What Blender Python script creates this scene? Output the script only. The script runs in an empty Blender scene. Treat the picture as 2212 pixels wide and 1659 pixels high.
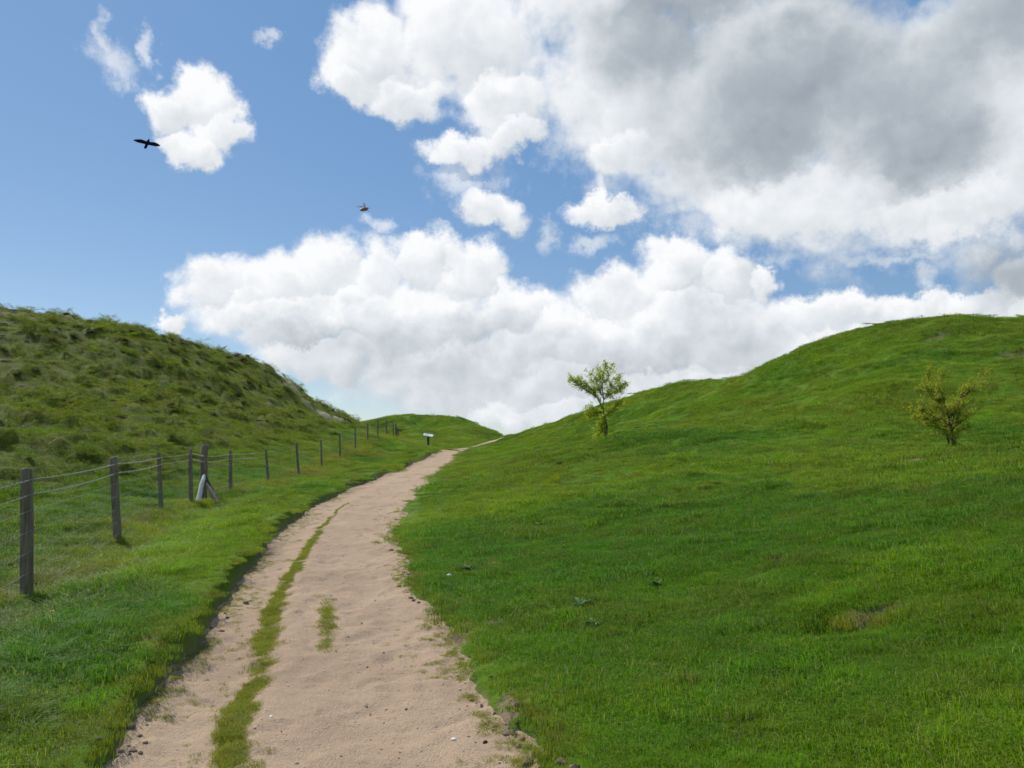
import bpy, bmesh, math, random
import numpy as np
from mathutils import Vector, Matrix, Euler

random.seed(7)
rng = np.random.default_rng(7)
scene = bpy.context.scene
C = scene.collection

# ------------------------------------------------------------------ camera
EYE = 1.6
PITCH = math.radians(5.0)
FPX = 1728.0            # focal length in units of a 2212 px wide frame
CX, CY = 1106.0, 829.5
cam_d = bpy.data.cameras.new('camera')
cam = bpy.data.objects.new('camera', cam_d)
C.objects.link(cam)
cam_d.sensor_width = 36.0
cam_d.lens = FPX / 2212.0 * 36.0
cam_d.clip_start = 0.05
cam_d.clip_end = 6000.0
cam.location = (0, 0, EYE)
cam.rotation_euler = (math.pi / 2 + PITCH, 0, 0)
scene.camera = cam

scene.view_settings.view_transform = 'Standard'
scene.view_settings.look = 'None'
scene.view_settings.exposure = 0.0
scene.view_settings.gamma = 1.0
scene.cycles.max_bounces = 5
scene.cycles.diffuse_bounces = 2
scene.cycles.transmission_bounces = 4
scene.cycles.transparent_max_bounces = 6
scene.cycles.filter_width = 1.6
scene.cycles.use_adaptive_sampling = True
scene.cycles.adaptive_threshold = 0.018

SUN_AZ, SUN_EL = math.radians(-40.0), math.radians(42.0)
SUN_DIR = Vector((math.cos(SUN_EL) * math.sin(SUN_AZ), math.cos(SUN_EL) * math.cos(SUN_AZ), math.sin(SUN_EL)))
sun_d = bpy.data.lights.new('sun', 'SUN')
sun_d.energy = 4.9
sun_d.angle = math.radians(0.53)
sun_d.color = (1.0, 0.955, 0.88)
sun = bpy.data.objects.new('sun', sun_d)
C.objects.link(sun)
sun.rotation_euler = SUN_DIR.to_track_quat('Z', 'Y').to_euler()


# ------------------------------------------------------------------ node helpers
class NT:
    def __init__(self, tree):
        self.t = tree

    def n(self, kind, **kw):
        nd = self.t.nodes.new(kind)
        for k, v in kw.items():
            setattr(nd, k, v)
        return nd

    def link(self, a, b):
        self.t.links.new(a, b)

    def put(self, sock, v):
        if isinstance(v, bpy.types.NodeSocket):
            self.link(v, sock)
        elif v is not None:
            sock.default_value = v

    def m(self, op, a, b=None, c=None, clamp=False):
        nd = self.n('ShaderNodeMath', operation=op, use_clamp=clamp)
        for i, v in enumerate((a, b, c)):
            if v is not None:
                self.put(nd.inputs[i], v)
        return nd.outputs[0]

    def v(self, op, a, b=None, scale=None):
        nd = self.n('ShaderNodeVectorMath', operation=op)
        self.put(nd.inputs[0], a)
        if b is not None:
            self.put(nd.inputs[1], b)
        if scale is not None:
            self.put(nd.inputs['Scale'], scale)
        return nd.outputs['Value'] if op in ('LENGTH', 'DOT_PRODUCT') else nd.outputs[0]

    def smooth(self, x, a, b):
        nd = self.n('ShaderNodeMapRange', interpolation_type='SMOOTHSTEP')
        self.put(nd.inputs[0], x)
        nd.inputs[1].default_value, nd.inputs[2].default_value = a, b
        nd.inputs[3].default_value, nd.inputs[4].default_value = 0.0, 1.0
        return nd.outputs[0]

    def lin(self, x, a, b, c=0.0, d=1.0):
        nd = self.n('ShaderNodeMapRange')
        self.put(nd.inputs[0], x)
        for i, q in enumerate((a, b, c, d)):
            nd.inputs[i + 1].default_value = q
        return nd.outputs[0]

    def mix(self, f, a, b, blend='MIX'):
        nd = self.n('ShaderNodeMix', data_type='RGBA', blend_type=blend)
        self.put(nd.inputs[0], f)
        for s, q in ((nd.inputs[6], a), (nd.inputs[7], b)):
            if isinstance(q, tuple) and len(q) == 3:
                q = (*q, 1.0)
            self.put(s, q)
        return nd.outputs[2]

    def noise(self, vec, scale, detail=4.0, rough=0.55, dist=0.0, color=False, dim='3D'):
        nd = self.n('ShaderNodeTexNoise', noise_dimensions=dim)
        if vec is not None:
            self.link(vec, nd.inputs['Vector'])
        nd.inputs['Scale'].default_value = scale
        nd.inputs['Detail'].default_value = detail
        nd.inputs['Roughness'].default_value = rough
        nd.inputs['Distortion'].default_value = dist
        return nd.outputs['Color' if color else 'Fac']

    def voro(self, vec, scale, detail=2.0, rough=0.5, out='Distance', feature='F1'):
        nd = self.n('ShaderNodeTexVoronoi', feature=feature)
        if vec is not None:
            self.link(vec, nd.inputs['Vector'])
        nd.inputs['Scale'].default_value = scale
        nd.inputs['Detail'].default_value = detail
        nd.inputs['Roughness'].default_value = rough
        return nd.outputs[out]


def ray(px, py):
    """direction through a point of the photograph, scaled so that y = 1"""
    u, w = (px - CX) / FPX, (CY - py) / FPX
    y = math.cos(PITCH) - w * math.sin(PITCH)
    z = math.sin(PITCH) + w * math.cos(PITCH)
    return u / y, 1.0, z / y


def at(px, py, d):
    x, _, z = ray(px, py)
    return Vector((x * d, d, EYE + z * d))


# ------------------------------------------------------------------ sky
def azel(px, py):
    x, y, z = ray(px, py)
    return math.degrees(math.atan2(x, y)), math.degrees(math.atan2(z, math.hypot(x, y)))


CUMULUS = [
    # small cloud on the left
    (440, 205, 88, 78), (370, 240, 76, 62), (485, 262, 72, 78), (420, 315, 76, 48),
    # long bank over the saddle
    (470, 615, 105, 80), (590, 625, 125, 100), (700, 590, 115, 105), (825, 610, 115, 105), (920, 580, 85, 75),
    (1020, 600, 95, 85), (900, 700, 300, 140), (600, 700, 220, 90), (1110, 690, 140, 100), (1000, 800, 340, 110),
    (720, 780, 200, 70), (360, 690, 40, 36),
    (1460, 575, 120, 85), (1580, 590, 105, 80), (1360, 640, 120, 85), (1480, 700, 260, 140), (1660, 610, 50, 44),
    (1290, 750, 260, 120), (1600, 740, 210, 110), (1250, 840, 360, 90), (1800, 680, 170, 58), (1960, 662, 140, 50),
    (560, 650, 70, 55), (770, 660, 80, 62), (870, 690, 90, 60), (1000, 680, 80, 60), (1170, 660, 60, 50), (1410, 700, 85, 70), (1530, 660, 80, 60), (680, 710, 90, 50),
    (2110, 660, 130, 52), (2300, 655, 160, 60), (1950, 780, 460, 130), (1115, 905, 60, 25), (1500, 850, 520, 90), (1250, 890, 330, 50),
    # the great mass overhead
    (800, 110, 135, 110), (770, 165, 105, 62), (1000, 80, 240, 170), (880, 200, 130, 66), (1080, 220, 140, 85),
    (985, 325, 115, 50), (1110, 290, 90, 60), (1350, 170, 300, 230), (1340, 320, 130, 75), (1650, 230, 420, 300),
    (1950, 280, 430, 300), (2280, 200, 320, 420), (1050, 450, 110, 58), (1320, 455, 115, 42), (1780, 425, 380, 115),
    (2050, 440, 320, 90), (2240, 590, 90, 90), (1500, -120, 850, 260),
]
WISPS = [(245, 150, 66, 52), (240, 95, 24, 40), (328, 100, 22, 36), (578, 55, 26, 18), (800, 845, 150, 50),
         (1280, 520, 60, 26), (1190, 490, 30, 40), (1990, 585, 30, 50), (820, 500, 50, 30), (1000, 400, 120, 60),
         (1240, 300, 120, 90), (1900, 540, 300, 26), (1600, 470, 260, 60), (1000, 880, 260, 50)]
GREY = [(1780, 180, 380, 175), (1960, 310, 200, 90), (1660, 300, 220, 80), (1450, 70, 240, 110), (2150, 40, 170, 110), (2200, 570, 90, 80)]
GREY_BANK = [(920, 800, 330, 80), (1320, 810, 380, 85), (1780, 810, 330, 70), (1570, 720, 140, 110), (690, 745, 180, 40), (1060, 740, 120, 60)]


def build_world():
    w = bpy.data.worlds.new('World')
    scene.world = w
    w.use_nodes = True
    t = w.node_tree
    t.nodes.clear()
    N = NT(t)
    out = N.n('ShaderNodeOutputWorld')
    S = 57.3 / FPX

    def background(color):
        bg = N.n('ShaderNodeBackground')
        bg.inputs['Strength'].default_value = 0.1
        N.link(color, bg.inputs['Color'])
        return bg.outputs[0]

    def either(f, a, b):
        nd = N.n('ShaderNodeMixShader')
        N.link(f, nd.inputs[0])
        N.link(a, nd.inputs[1])
        N.link(b, nd.inputs[2])
        return nd.outputs[0]

    sky = N.n('ShaderNodeTexSky', sky_type='NISHITA', sun_disc=False)
    sky.sun_elevation = SUN_EL
    sky.sun_rotation = SUN_AZ
    sky.altitude = 100.0
    sky.air_density = 1.0
    sky.dust_density = 0.2
    sky.ozone_density = 1.5
    elv = N.n('ShaderNodeSeparateXYZ')
    N.link(N.n('ShaderNodeTexCoord').outputs['Generated'], elv.inputs[0])
    blue = N.mix(N.lin(elv.outputs[2], 0.02, 0.45, 0.30, 0.66), sky.outputs[0], (1.35, 3.15, 6.15))

    P = N.n('ShaderNodeTexCoord').outputs['Generated']
    sep = N.n('ShaderNodeSeparateXYZ')
    N.link(P, sep.inputs[0])
    az = N.m('MULTIPLY', N.m('ARCTAN2', sep.outputs[0], sep.outputs[1]), 57.29578)
    el = N.m('MULTIPLY', N.m('ARCSINE', sep.outputs[2]), 57.29578)
    off = N.m('MAXIMUM', N.smooth(N.m('ABSOLUTE', az), 37.0, 50.0), N.smooth(el, 33.0, 46.0))

    def tones(tone):
        ramp = N.n('ShaderNodeValToRGB')
        N.link(tone, ramp.inputs[0])
        e = ramp.color_ramp.elements
        e[0].position, e[0].color = 0.15, (2.6, 3.05, 3.6, 1)
        e[1].position, e[1].color = 1.0, (9.7, 9.8, 10.0, 1)
        x = e.new(0.5); x.color = (4.5, 5.0, 5.5, 1)
        x = e.new(0.8); x.color = (7.5, 7.9, 8.3, 1)
        return ramp.outputs[0]

    def base():
        """broken cloud cover all round, and the billowing texture every cloud shares"""
        gen = N.lin(N.noise(P, 2.6, 3.0, 0.55), 0.44, 0.66, -0.5, 0.9)
        warp = N.v('SCALE', N.v('SUBTRACT', N.noise(P, 16.0, 2.0, 0.6, color=True), (0.5, 0.5, 0.5)), scale=0.09)
        return gen, N.v('ADD', P, warp)

    def puff(pw, dlt):
        q, pos = (pw, P) if dlt is None else (N.v('ADD', pw, dlt), N.v('ADD', P, dlt))
        vo = N.voro(q, 11.0, 2.0, 0.5)
        fb = N.noise(pos, 13.0, 7.0, 0.60)
        return N.m('ADD', N.m('MULTIPLY', N.m('SUBTRACT', 0.55, vo), 0.85), N.m('MULTIPLY', N.m('SUBTRACT', fb, 0.5), 1.9))

    def finish(B, n0, relief, light, grey, wa):
        dens = N.m('ADD', N.m('MULTIPLY', N.m('MAXIMUM', B, -1.2), 1.2), N.m('MULTIPLY', n0, 0.46))
        alpha = N.smooth(dens, -0.07, 0.42)
        if wa is not None:
            alpha = N.m('MAXIMUM', alpha, wa)
        tone = N.m('SUBTRACT', 0.92, N.m('MULTIPLY', N.smooth(dens, 0.1, 1.3), 0.05))
        if relief is not None:
            tone = N.m('ADD', tone, N.m('MULTIPLY', relief, 0.21))
        if light is not None:
            tone = N.m('ADD', tone, N.m('MULTIPLY', light, 0.24))
        tone = N.m('SUBTRACT', tone, N.m('MULTIPLY', grey, 0.48))
        return background(N.mix(alpha, blue, tones(tone)))

    # the sky outside the photograph
    gen_o, pw_o = base()
    n_o = puff(pw_o, None)
    outside = finish(gen_o, n_o, None, None, N.m('MULTIPLY', N.smooth(gen_o, 0.1, 0.9), 0.7), None)
    low = background(blue)

    # the clouds in view
    gen, pw = base()
    n0 = puff(pw, None)
    n1 = puff(pw, tuple(Vector((-0.45, 0.2, 0.85)).normalized() * 0.022))
    inv = N.m('SUBTRACT', 1.0, off)
    relief = N.m('MULTIPLY', N.m('SUBTRACT', n0, n1), inv)
    gen_f = N.m('SUBTRACT', N.m('MULTIPLY', N.m('ADD', gen, 1.0), off), 1.0)
    gen_g = N.m('MULTIPLY', N.m('MULTIPLY', N.smooth(gen, 0.1, 0.9), 0.7), off)
    comb = N.n('ShaderNodeCombineXYZ')
    N.link(az, comb.inputs[0])
    N.link(el, comb.inputs[1])
    wob = N.v('SUBTRACT', N.noise(P, 9.0, 2.0, 0.6, color=True), (0.5, 0.5, 0.5))
    wob2 = N.v('SUBTRACT', N.noise(P, 38.0, 4.0, 0.65, color=True), (0.5, 0.5, 0.5))
    A = N.v('ADD', comb.outputs[0], N.v('ADD', N.v('SCALE', wob, scale=4.5), N.v('SCALE', wob2, scale=2.6)))
    wn = N.noise(P, 34.0, 6.0, 0.7)

    def lobe_group(lit, k):
        g = bpy.data.node_groups.new('cloud_lobe', 'ShaderNodeTree')
        G = NT(g)
        for nm, ty in (('A', 'NodeSocketVector'), ('C', 'NodeSocketVector'), ('R', 'NodeSocketVector'), ('cur', 'NodeSocketFloat'), ('light', 'NodeSocketFloat')):
            g.interface.new_socket(nm, in_out='INPUT', socket_type=ty)
        for nm in ('cur', 'light'):
            g.interface.new_socket(nm, in_out='OUTPUT', socket_type='NodeSocketFloat')
        gi, go = G.n('NodeGroupInput').outputs, G.n('NodeGroupOutput').inputs
        q = G.v('MULTIPLY', G.v('SUBTRACT', gi[0], gi[1]), gi[2])
        d = G.v('LENGTH', q)
        if lit:
            f = G.m('MULTIPLY_ADD', G.m('SUBTRACT', gi[3], d), 4.2, 0.5, clamp=True)
            nd = G.n('ShaderNodeMix', data_type='FLOAT')
            G.link(f, nd.inputs[0]); G.link(gi[4], nd.inputs[2]); G.link(G.v('DOT_PRODUCT', q, (-0.35, 0.85, 0.0)), nd.inputs[3])
            G.link(nd.outputs[0], go[1])
        nd = G.n('ShaderNodeMath', operation='SMOOTH_MIN')
        G.link(gi[3], nd.inputs[0]); G.link(d, nd.inputs[1])
        nd.inputs[2].default_value = k
        G.link(nd.outputs[0], go[0])
        return g

    groups = {}

    def field(blobs, k, lit=False):
        if (k, lit) not in groups:
            groups[(k, lit)] = lobe_group(lit, k)
        cur, light = 9.0, 0.0
        for (a0, e0, rx, ry) in blobs:
            nd = N.n('ShaderNodeGroup', node_tree=groups[(k, lit)])
            N.link(A, nd.inputs[0])
            nd.inputs[1].default_value = (a0, e0, 0.0)
            nd.inputs[2].default_value = (1.0 / rx, 1.0 / ry, 0.0)
            N.put(nd.inputs[3], cur)
            N.put(nd.inputs[4], light)
            cur, light = nd.outputs[0], nd.outputs[1]
        return N.m('SUBTRACT', 1.0, cur), light

    def deg(L):
        return [(*azel(px, py), rx * S, ry * S) for (px, py, rx, ry) in L]

    def near(L, cell, reach, pad=3.2):
        r = []
        for q in L:
            dx = max(cell[0] - pad - q[0], 0, q[0] - cell[1] - pad) / q[2]
            dy = max(cell[2] - pad - q[1], 0, q[1] - cell[3] - pad) / q[3]
            if math.hypot(dx, dy) < reach:
                r.append(q)
        return r or L[:1]

    lobes, veils, greys, bank = deg(CUMULUS), deg(WISPS), deg(GREY), deg(GREY_BANK)

    def cell_shader(cell):
        B, light = field(near(lobes, cell, 1.75), 0.14, True)
        light = N.m('MINIMUM', N.m('MAXIMUM', light, -1.0), 1.0)
        inside = N.m('MULTIPLY', N.smooth(N.m('SUBTRACT', 0.0, B), 0.6, 0.0), inv)
        wf, _ = field(near(veils, cell, 2.6), 0.1)
        wa = N.m('MULTIPLY', N.smooth(N.m('ADD', wf, N.m('MULTIPLY', N.m('SUBTRACT', wn, 0.5), 2.2)), -0.1, 1.0), 0.62)
        g, _ = field(near(greys, cell, 2.2), 0.5)
        g = N.smooth(N.m('ADD', g, N.m('MULTIPLY', n0, 0.18)), -0.45, 0.75)
        gb, _ = field(near(bank, cell, 2.2), 0.5)
        gb = N.smooth(N.m('ADD', gb, N.m('MULTIPLY', n0, 0.15)), -0.6, 1.0)
        g = N.m('MAXIMUM', g, N.m('MULTIPLY', gb, 0.48))
        g = N.m('MAXIMUM', N.m('MULTIPLY', g, inv), gen_g)
        return finish(N.m('MAXIMUM', B, gen_f), n0, relief, N.m('MULTIPLY', light, inside), g, wa)

    rows = []
    for (e0, e1) in ((-5.0, 9.0), (9.0, 17.0), (17.0, 60.0)):
        c = [cell_shader((a0, a1, e0, e1)) for (a0, a1) in ((-60, -10), (-10, 7), (7, 60))]
        rows.append(either(N.m('GREATER_THAN', az, 7.0), either(N.m('GREATER_THAN', az, -10.0), c[0], c[1]), c[2]))
    view = either(N.m('GREATER_THAN', el, 17.0), either(N.m('GREATER_THAN', el, 9.0), rows[0], rows[1]), rows[2])
    full = either(N.m('GREATER_THAN', off, 0.9999), view, outside)
    N.link(either(N.m('LESS_THAN', el, -1.5), full, low), out.inputs[0])
    w.cycles.sampling_method = 'MANUAL'
    w.cycles.sample_map_resolution = 512


build_world()


# ------------------------------------------------------------------ object helpers
def tag(o, label=None, cat=None, group=None, kind=None):
    for k, q in (('label', label), ('category', cat), ('group', group), ('kind', kind)):
        if q:
            o[k] = q
    return o


def empty(name, loc=(0, 0, 0), rz=0.0):
    o = bpy.data.objects.new(name, None)
    C.objects.link(o)
    o.location = loc
    o.rotation_euler = (0, 0, rz)
    o.empty_display_size = 0.2
    return o


def mesh_obj(name, verts, faces, mat=None, parent=None, smooth=False, link=True):
    me = bpy.data.meshes.new(name)
    me.from_pydata([tuple(q) for q in verts], [], faces)
    if smooth:
        me.polygons.foreach_set('use_smooth', [True] * len(me.polygons))
    if mat:
        me.materials.append(mat)
    o = bpy.data.objects.new(name, me)
    if link:
        C.objects.link(o)
    if parent:
        o.parent = parent
    return o


class MB:
    """collects vertices and faces of one mesh"""
    def __init__(self):
        self.v, self.f = [], []

    def tube(self, pts, radii, seg=6, cap=True, jitter=0.0):
        pts = [Vector(p) for p in pts]
        if not isinstance(radii, (list, tuple)):
            radii = [radii] * len(pts)
        base = len(self.v)
        ref = Vector((0.123, 0.37, 0.91)).normalized()
        for i, p in enumerate(pts):
            a = pts[max(i - 1, 0)]
            b = pts[min(i + 1, len(pts) - 1)]
            t = (b - a).normalized()
            s = t.cross(ref)
            if s.length < 1e-3:
                s = t.cross(Vector((1, 0, 0)))
            s.normalize()
            u = t.cross(s)
            for k in range(seg):
                an = 2 * math.pi * k / seg
                r = radii[i] * (1 + random.uniform(-jitter, jitter))
                self.v.append(p + (s * math.cos(an) + u * math.sin(an)) * r)
        for i in range(len(pts) - 1):
            for k in range(seg):
                k2 = (k + 1) % seg
                self.f.append((base + i * seg + k, base + i * seg + k2, base + (i + 1) * seg + k2, base + (i + 1) * seg + k))
        if cap:
            self.f.append(tuple(base + k for k in range(seg))[::-1])
            self.f.append(tuple(base + (len(pts) - 1) * seg + k for k in range(seg)))

    def box(self, c, sx, sy, sz, rot=None):
        base = len(self.v)
        for dx in (-1, 1):
            for dy in (-1, 1):
                for dz in (-1, 1):
                    p = Vector((dx * sx / 2, dy * sy / 2, dz * sz / 2))
                    if rot is not None:
                        p = rot @ p
                    self.v.append(Vector(c) + p)
        for q in ((0, 1, 3, 2), (4, 6, 7, 5), (0, 4, 5, 1), (2, 3, 7, 6), (0, 2, 6, 4), (1, 5, 7, 3)):
            self.f.append(tuple(base + i for i in q))

    def build(self, name, mat, parent=None, smooth=False):
        return mesh_obj(name, self.v, self.f, mat, parent, smooth)


def new_mat(name):
    m = bpy.data.materials.new(name)
    m.use_nodes = True
    m.node_tree.nodes.clear()
    N = NT(m.node_tree)
    out = N.n('ShaderNodeOutputMaterial')
    return m, N, out


def principled(N, out, color, rough=0.85, spec=0.2, normal=None):
    b = N.n('ShaderNodeBsdfPrincipled')
    N.put(b.inputs['Base Color'], color if not (isinstance(color, tuple) and len(color) == 3) else (*color, 1))
    N.put(b.inputs['Roughness'], rough)
    b.inputs['Specular IOR Level'].default_value = spec
    if normal is not None:
        N.link(normal, b.inputs['Normal'])
    N.link(b.outputs[0], out.inputs[0])
    return b


def bump(N, h, strength=0.5, dist=0.02):
    nd = N.n('ShaderNodeBump')
    nd.inputs['Strength'].default_value = strength
    nd.inputs['Distance'].default_value = dist
    N.link(h, nd.inputs['Height'])
    return nd.outputs[0]


# ------------------------------------------------------------------ numeric noise
def _hash(ix, iy, seed):
    h = (ix.astype(np.int64) * 374761393 + iy.astype(np.int64) * 668265263 + seed * 974634777) & 0xFFFFFFFF
    h = ((h ^ (h >> 13)) * 1274126177) & 0xFFFFFFFF
    return ((h ^ (h >> 16)) & 0xFFFF) / 65535.0


def vnoise(x, y, seed=0):
    ix, iy = np.floor(x), np.floor(y)
    fx, fy = x - ix, y - iy
    fx = fx * fx * fx * (fx * (fx * 6 - 15) + 10)
    fy = fy * fy * fy * (fy * (fy * 6 - 15) + 10)
    a, b = _hash(ix, iy, seed), _hash(ix + 1, iy, seed)
    c, d = _hash(ix, iy + 1, seed), _hash(ix + 1, iy + 1, seed)
    return (a * (1 - fx) + b * fx) * (1 - fy) + (c * (1 - fx) + d * fx) * fy


def fbm(x, y, oct=4, seed=0, rough=0.5):
    s, a, tot = 0.0, 1.0, 0.0
    for o in range(oct):
        s = s + a * vnoise(x * 2 ** o + 17.3 * o, y * 2 ** o - 9.1 * o, seed + o)
        tot += a
        a *= rough
    return s / tot


def sstep(a, b, x):
    t = np.clip((x - a) / (b - a), 0, 1)
    return t * t * (3 - 2 * t)


# ------------------------------------------------------------------ terrain
SLOPE = 0.03
ctrl = []


def cp(px, py, d, dz=0.0):
    p = at(px, py, d)
    ctrl.append((p.x, p.y, p.z + dz))
    return p


def cw(x, y, z):
    ctrl.append((x, y, z))


# path
PL = [(-12, -0.2), (-4, -0.5), (0, -0.95), (3.83, -1.9), (4.84, -2.17), (6.13, -2.38), (7.9, -2.78), (12.5, -3.64), (17.2, -4.2), (22.5, -4.55), (34, -4.75), (49, -4.95), (58, -5.1)]
PR = [(-12, 2.4), (-4, 1.7), (0, 0.95), (3.83, 0.18), (4.52, 0.0), (5.87, -0.36), (8.1, -1.02), (9.5, -1.30), (12.5, -1.74), (17.2, -2.25), (24.9, -2.55), (45, -3.15), (58, -3.5)]


def path_left(y):
    return np.interp(y, [p[0] for p in PL], [p[1] for p in PL]) + 0.30 * (fbm(y * 1.1, y * 0 + 3.3, 5, 5, 0.7) - 0.5)


def path_right(y):
    return np.interp(y, [p[0] for p in PR], [p[1] for p in PR]) + 0.55 * (fbm(y * 0.8, y * 0 + 7.7, 5, 9, 0.65) - 0.5) * (0.4 + 0.6 * sstep(30, 14, y))


for y in (0, 3, 6, 9, 12.5, 17, 23, 30, 38, 46, 54):
    xl = np.interp(y, [p[0] for p in PL], [p[1] for p in PL])
    xr = np.interp(y, [p[0] for p in PR], [p[1] for p in PR])
    cw(float(xl), y, SLOPE * y)
    cw(float(xr), y, SLOPE * y)
# behind the camera
for x in (-20, -8, 0, 8, 20):
    cw(x, -14, -0.42 + 0.004 * x * x + (0.05 * x if x > 0 else 0))
cw(-20, 2, 0.8); cw(-10, 3, 0.2)
# fence line (photo x, base y, distance)
POSTS = [(61, 1015, 58.5, 1280, 7.8), (245, 989, 254, 1160, 12.1), (343.7, 979, 349.5, 1101.6, 16.2), (409.5, 971.4, 413, 1093, 17.7),
         (498, 974.4, 498, 1072, 21.2), (574.5, 971, 580, 1045, 26.2), (640, 956, 645.6, 1027.5, 29.5), (693, 951, 695, 1009.4, 35.0),
         (733.8, 936.4, 734.4, 989.7, 39.5), (767.3, 923.9, 767.6, 969.3, 44.5), (794.3, 912.4, 794, 955, 48.5), (816, 906.8, 816, 947, 52.5),
         (834.8, 906.8, 834.8, 942, 58.0), (849.6, 914, 849.6, 943.5, 66.0)]
for i, (_, _, bx, by, d) in enumerate(POSTS):
    cp(bx, by, d, (-0.13, -0.08, -0.04)[i] if i < 3 else 0.0)
# left rampart: crest, face, far side
crestL = [(-500, 645, 60), (-250, 648, 60), (0, 676, 62), (200, 694, 64), (370, 732, 66), (480, 765, 68), (560, 782, 70), (640, 840, 72), (700, 880, 74), (760, 918, 76), (800, 938, 80)]
for (px, py, d) in crestL:
    p = cp(px, py + 4, d)
    cw(p.x * 1.16, p.y * 1.16, p.z - 2.0 - 0.12 * max(p.z - 2, 0) * 1.0)
    cw(p.x * 1.4, p.y * 1.4, max(p.z * 0.35, 0.5))
for q in [(0, 1000, 25), (0, 900, 35), (0, 800, 46), (-300, 850, 42), (-300, 1000, 25), (370, 850, 50), (370, 950, 35), (560, 850, 58), (560, 905, 48), (540, 960, 36),
          (640, 900, 56), (650, 945, 46), (700, 915, 62), (200, 950, 30), (200, 820, 48), (150, 1080, 17.5), (0, 1130, 13)]:
    cp(*q)
# far hill over the path
for q in [(790, 914, 122), (870, 898, 122), (970, 901, 118), (1040, 927, 112), (1100, 952, 104)]:
    p = cp(*q)
    cw(p.x * 1.25, p.y * 1.25, p.z - 5)
for q in [(870, 958, 70), (925, 966, 62), (985, 970, 60), (1050, 955, 82), (950, 935, 90), (870, 930, 90), (1000, 935, 95)]:
    cp(*q)
# right rampart
crestR = [(1120, 956, 75), (1200, 920, 66), (1270, 888, 58), (1390, 848, 52), (1520, 824, 48), (1650, 834, 44), (1740, 788, 41), (1830, 726, 38), (1950, 704, 37), (2060, 697, 36), (2212, 702, 35), (2500, 700, 32), (2900, 760, 26)]
for (px, py, d) in crestR:
    p = cp(px, py, d)
    cw(p.x * 1.18, p.y * 1.18, p.z - 0.9)
    cw(p.x * 1.5, p.y * 1.5, max(p.z - 5.0, -2))
for q in [(2060, 976, 15), (2212, 900, 20), (2060, 800, 26), (1830, 850, 25), (1650, 906, 27), (1305, 952, 29), (1200, 957, 42), (1100, 962, 54), (1450, 940, 24), (1390, 890, 40), (1650, 1000, 17)]:
    cp(*q)
for y in (2, 4, 8):
    for x, z in ((1.3, 0.10), (3, 0.38), (6, 0.92), (10, 1.75)):
        cw(x + (-0.1 * y), y, SLOPE * y + z)
cw(1.5, 15, 0.88); cw(4.5, 14, 1.12); cw(6.4, 12, 1.28); cw(7.4, 13.6, 1.5); cw(-0.2, 22, 1.1); cw(-0.5, 15, 0.62)
ctrl = np.array(ctrl)


def tps_fit(pts, lam=0.004):
    n = len(pts)
    xy = pts[:, :2] / 10.0
    d2 = ((xy[:, None] - xy[None]) ** 2).sum(-1)
    K = 0.5 * d2 * np.log(d2 + 1e-9)
    P = np.hstack([np.ones((n, 1)), xy])
    A = np.zeros((n + 3, n + 3))
    A[:n, :n] = K + lam * np.eye(n)
    A[:n, n:] = P
    A[n:, :n] = P.T
    b = np.zeros(n + 3)
    b[:n] = pts[:, 2]
    return xy, np.linalg.solve(A, b)


TXY, TW = tps_fit(ctrl)


def base_z(x, y):
    x = np.asarray(x, float)
    y = np.asarray(y, float)
    sh = x.shape
    xf, yf = x.ravel(), y.ravel()
    res = np.empty(len(xf))
    n = len(TXY)
    for i in range(0, len(xf), 60000):
        xs, ys = xf[i:i + 60000] / 10, yf[i:i + 60000] / 10
        d2 = (xs[:, None] - TXY[:, 0]) ** 2 + (ys[:, None] - TXY[:, 1]) ** 2
        res[i:i + 60000] = (0.5 * d2 * np.log(d2 + 1e-9)) @ TW[:n] + TW[n] + TW[n + 1] * xs + TW[n + 2] * ys
    r = np.hypot(xf, yf)
    far = sstep(125, 230, r)
    back = sstep(-8, -24, yf)
    side = sstep(24, 46, np.abs(xf)) * sstep(20, -6, yf)
    res = np.clip(res, -9, 16)
    res = res * (1 - far) + (-6.0) * far
    calm = np.maximum(back, side)
    calm_z = -0.5 + np.clip(np.abs(xf) - 4, 0, 26) * 0.16
    res = res * (1 - calm * (1 - far)) + calm_z * calm * (1 - far)
    return res.reshape(sh)


FX = np.array([at(b, c, d).x for (_, _, b, c, d) in POSTS])
FY = np.array([d for (*_, d) in POSTS])


def fence_x(y):
    return np.interp(y, np.concatenate([[-5, 3.4], FY]), np.concatenate([[-1.9, -3.3], FX]))


def tussocky(x, y):
    """1 on the rough grazing beyond the fence"""
    return sstep(0.5, 5.0, fence_x(y) - x) * sstep(9, 16, np.hypot(x, y)) * sstep(112, 92, y)


def path_t(x, y):
    """metres outside the worn path (negative on it)"""
    t = np.maximum(path_left(y) - x, x - path_right(y))
    return np.where(y > 57.5, np.maximum(t, (y - 57.5) * 0.8), t)


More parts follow.
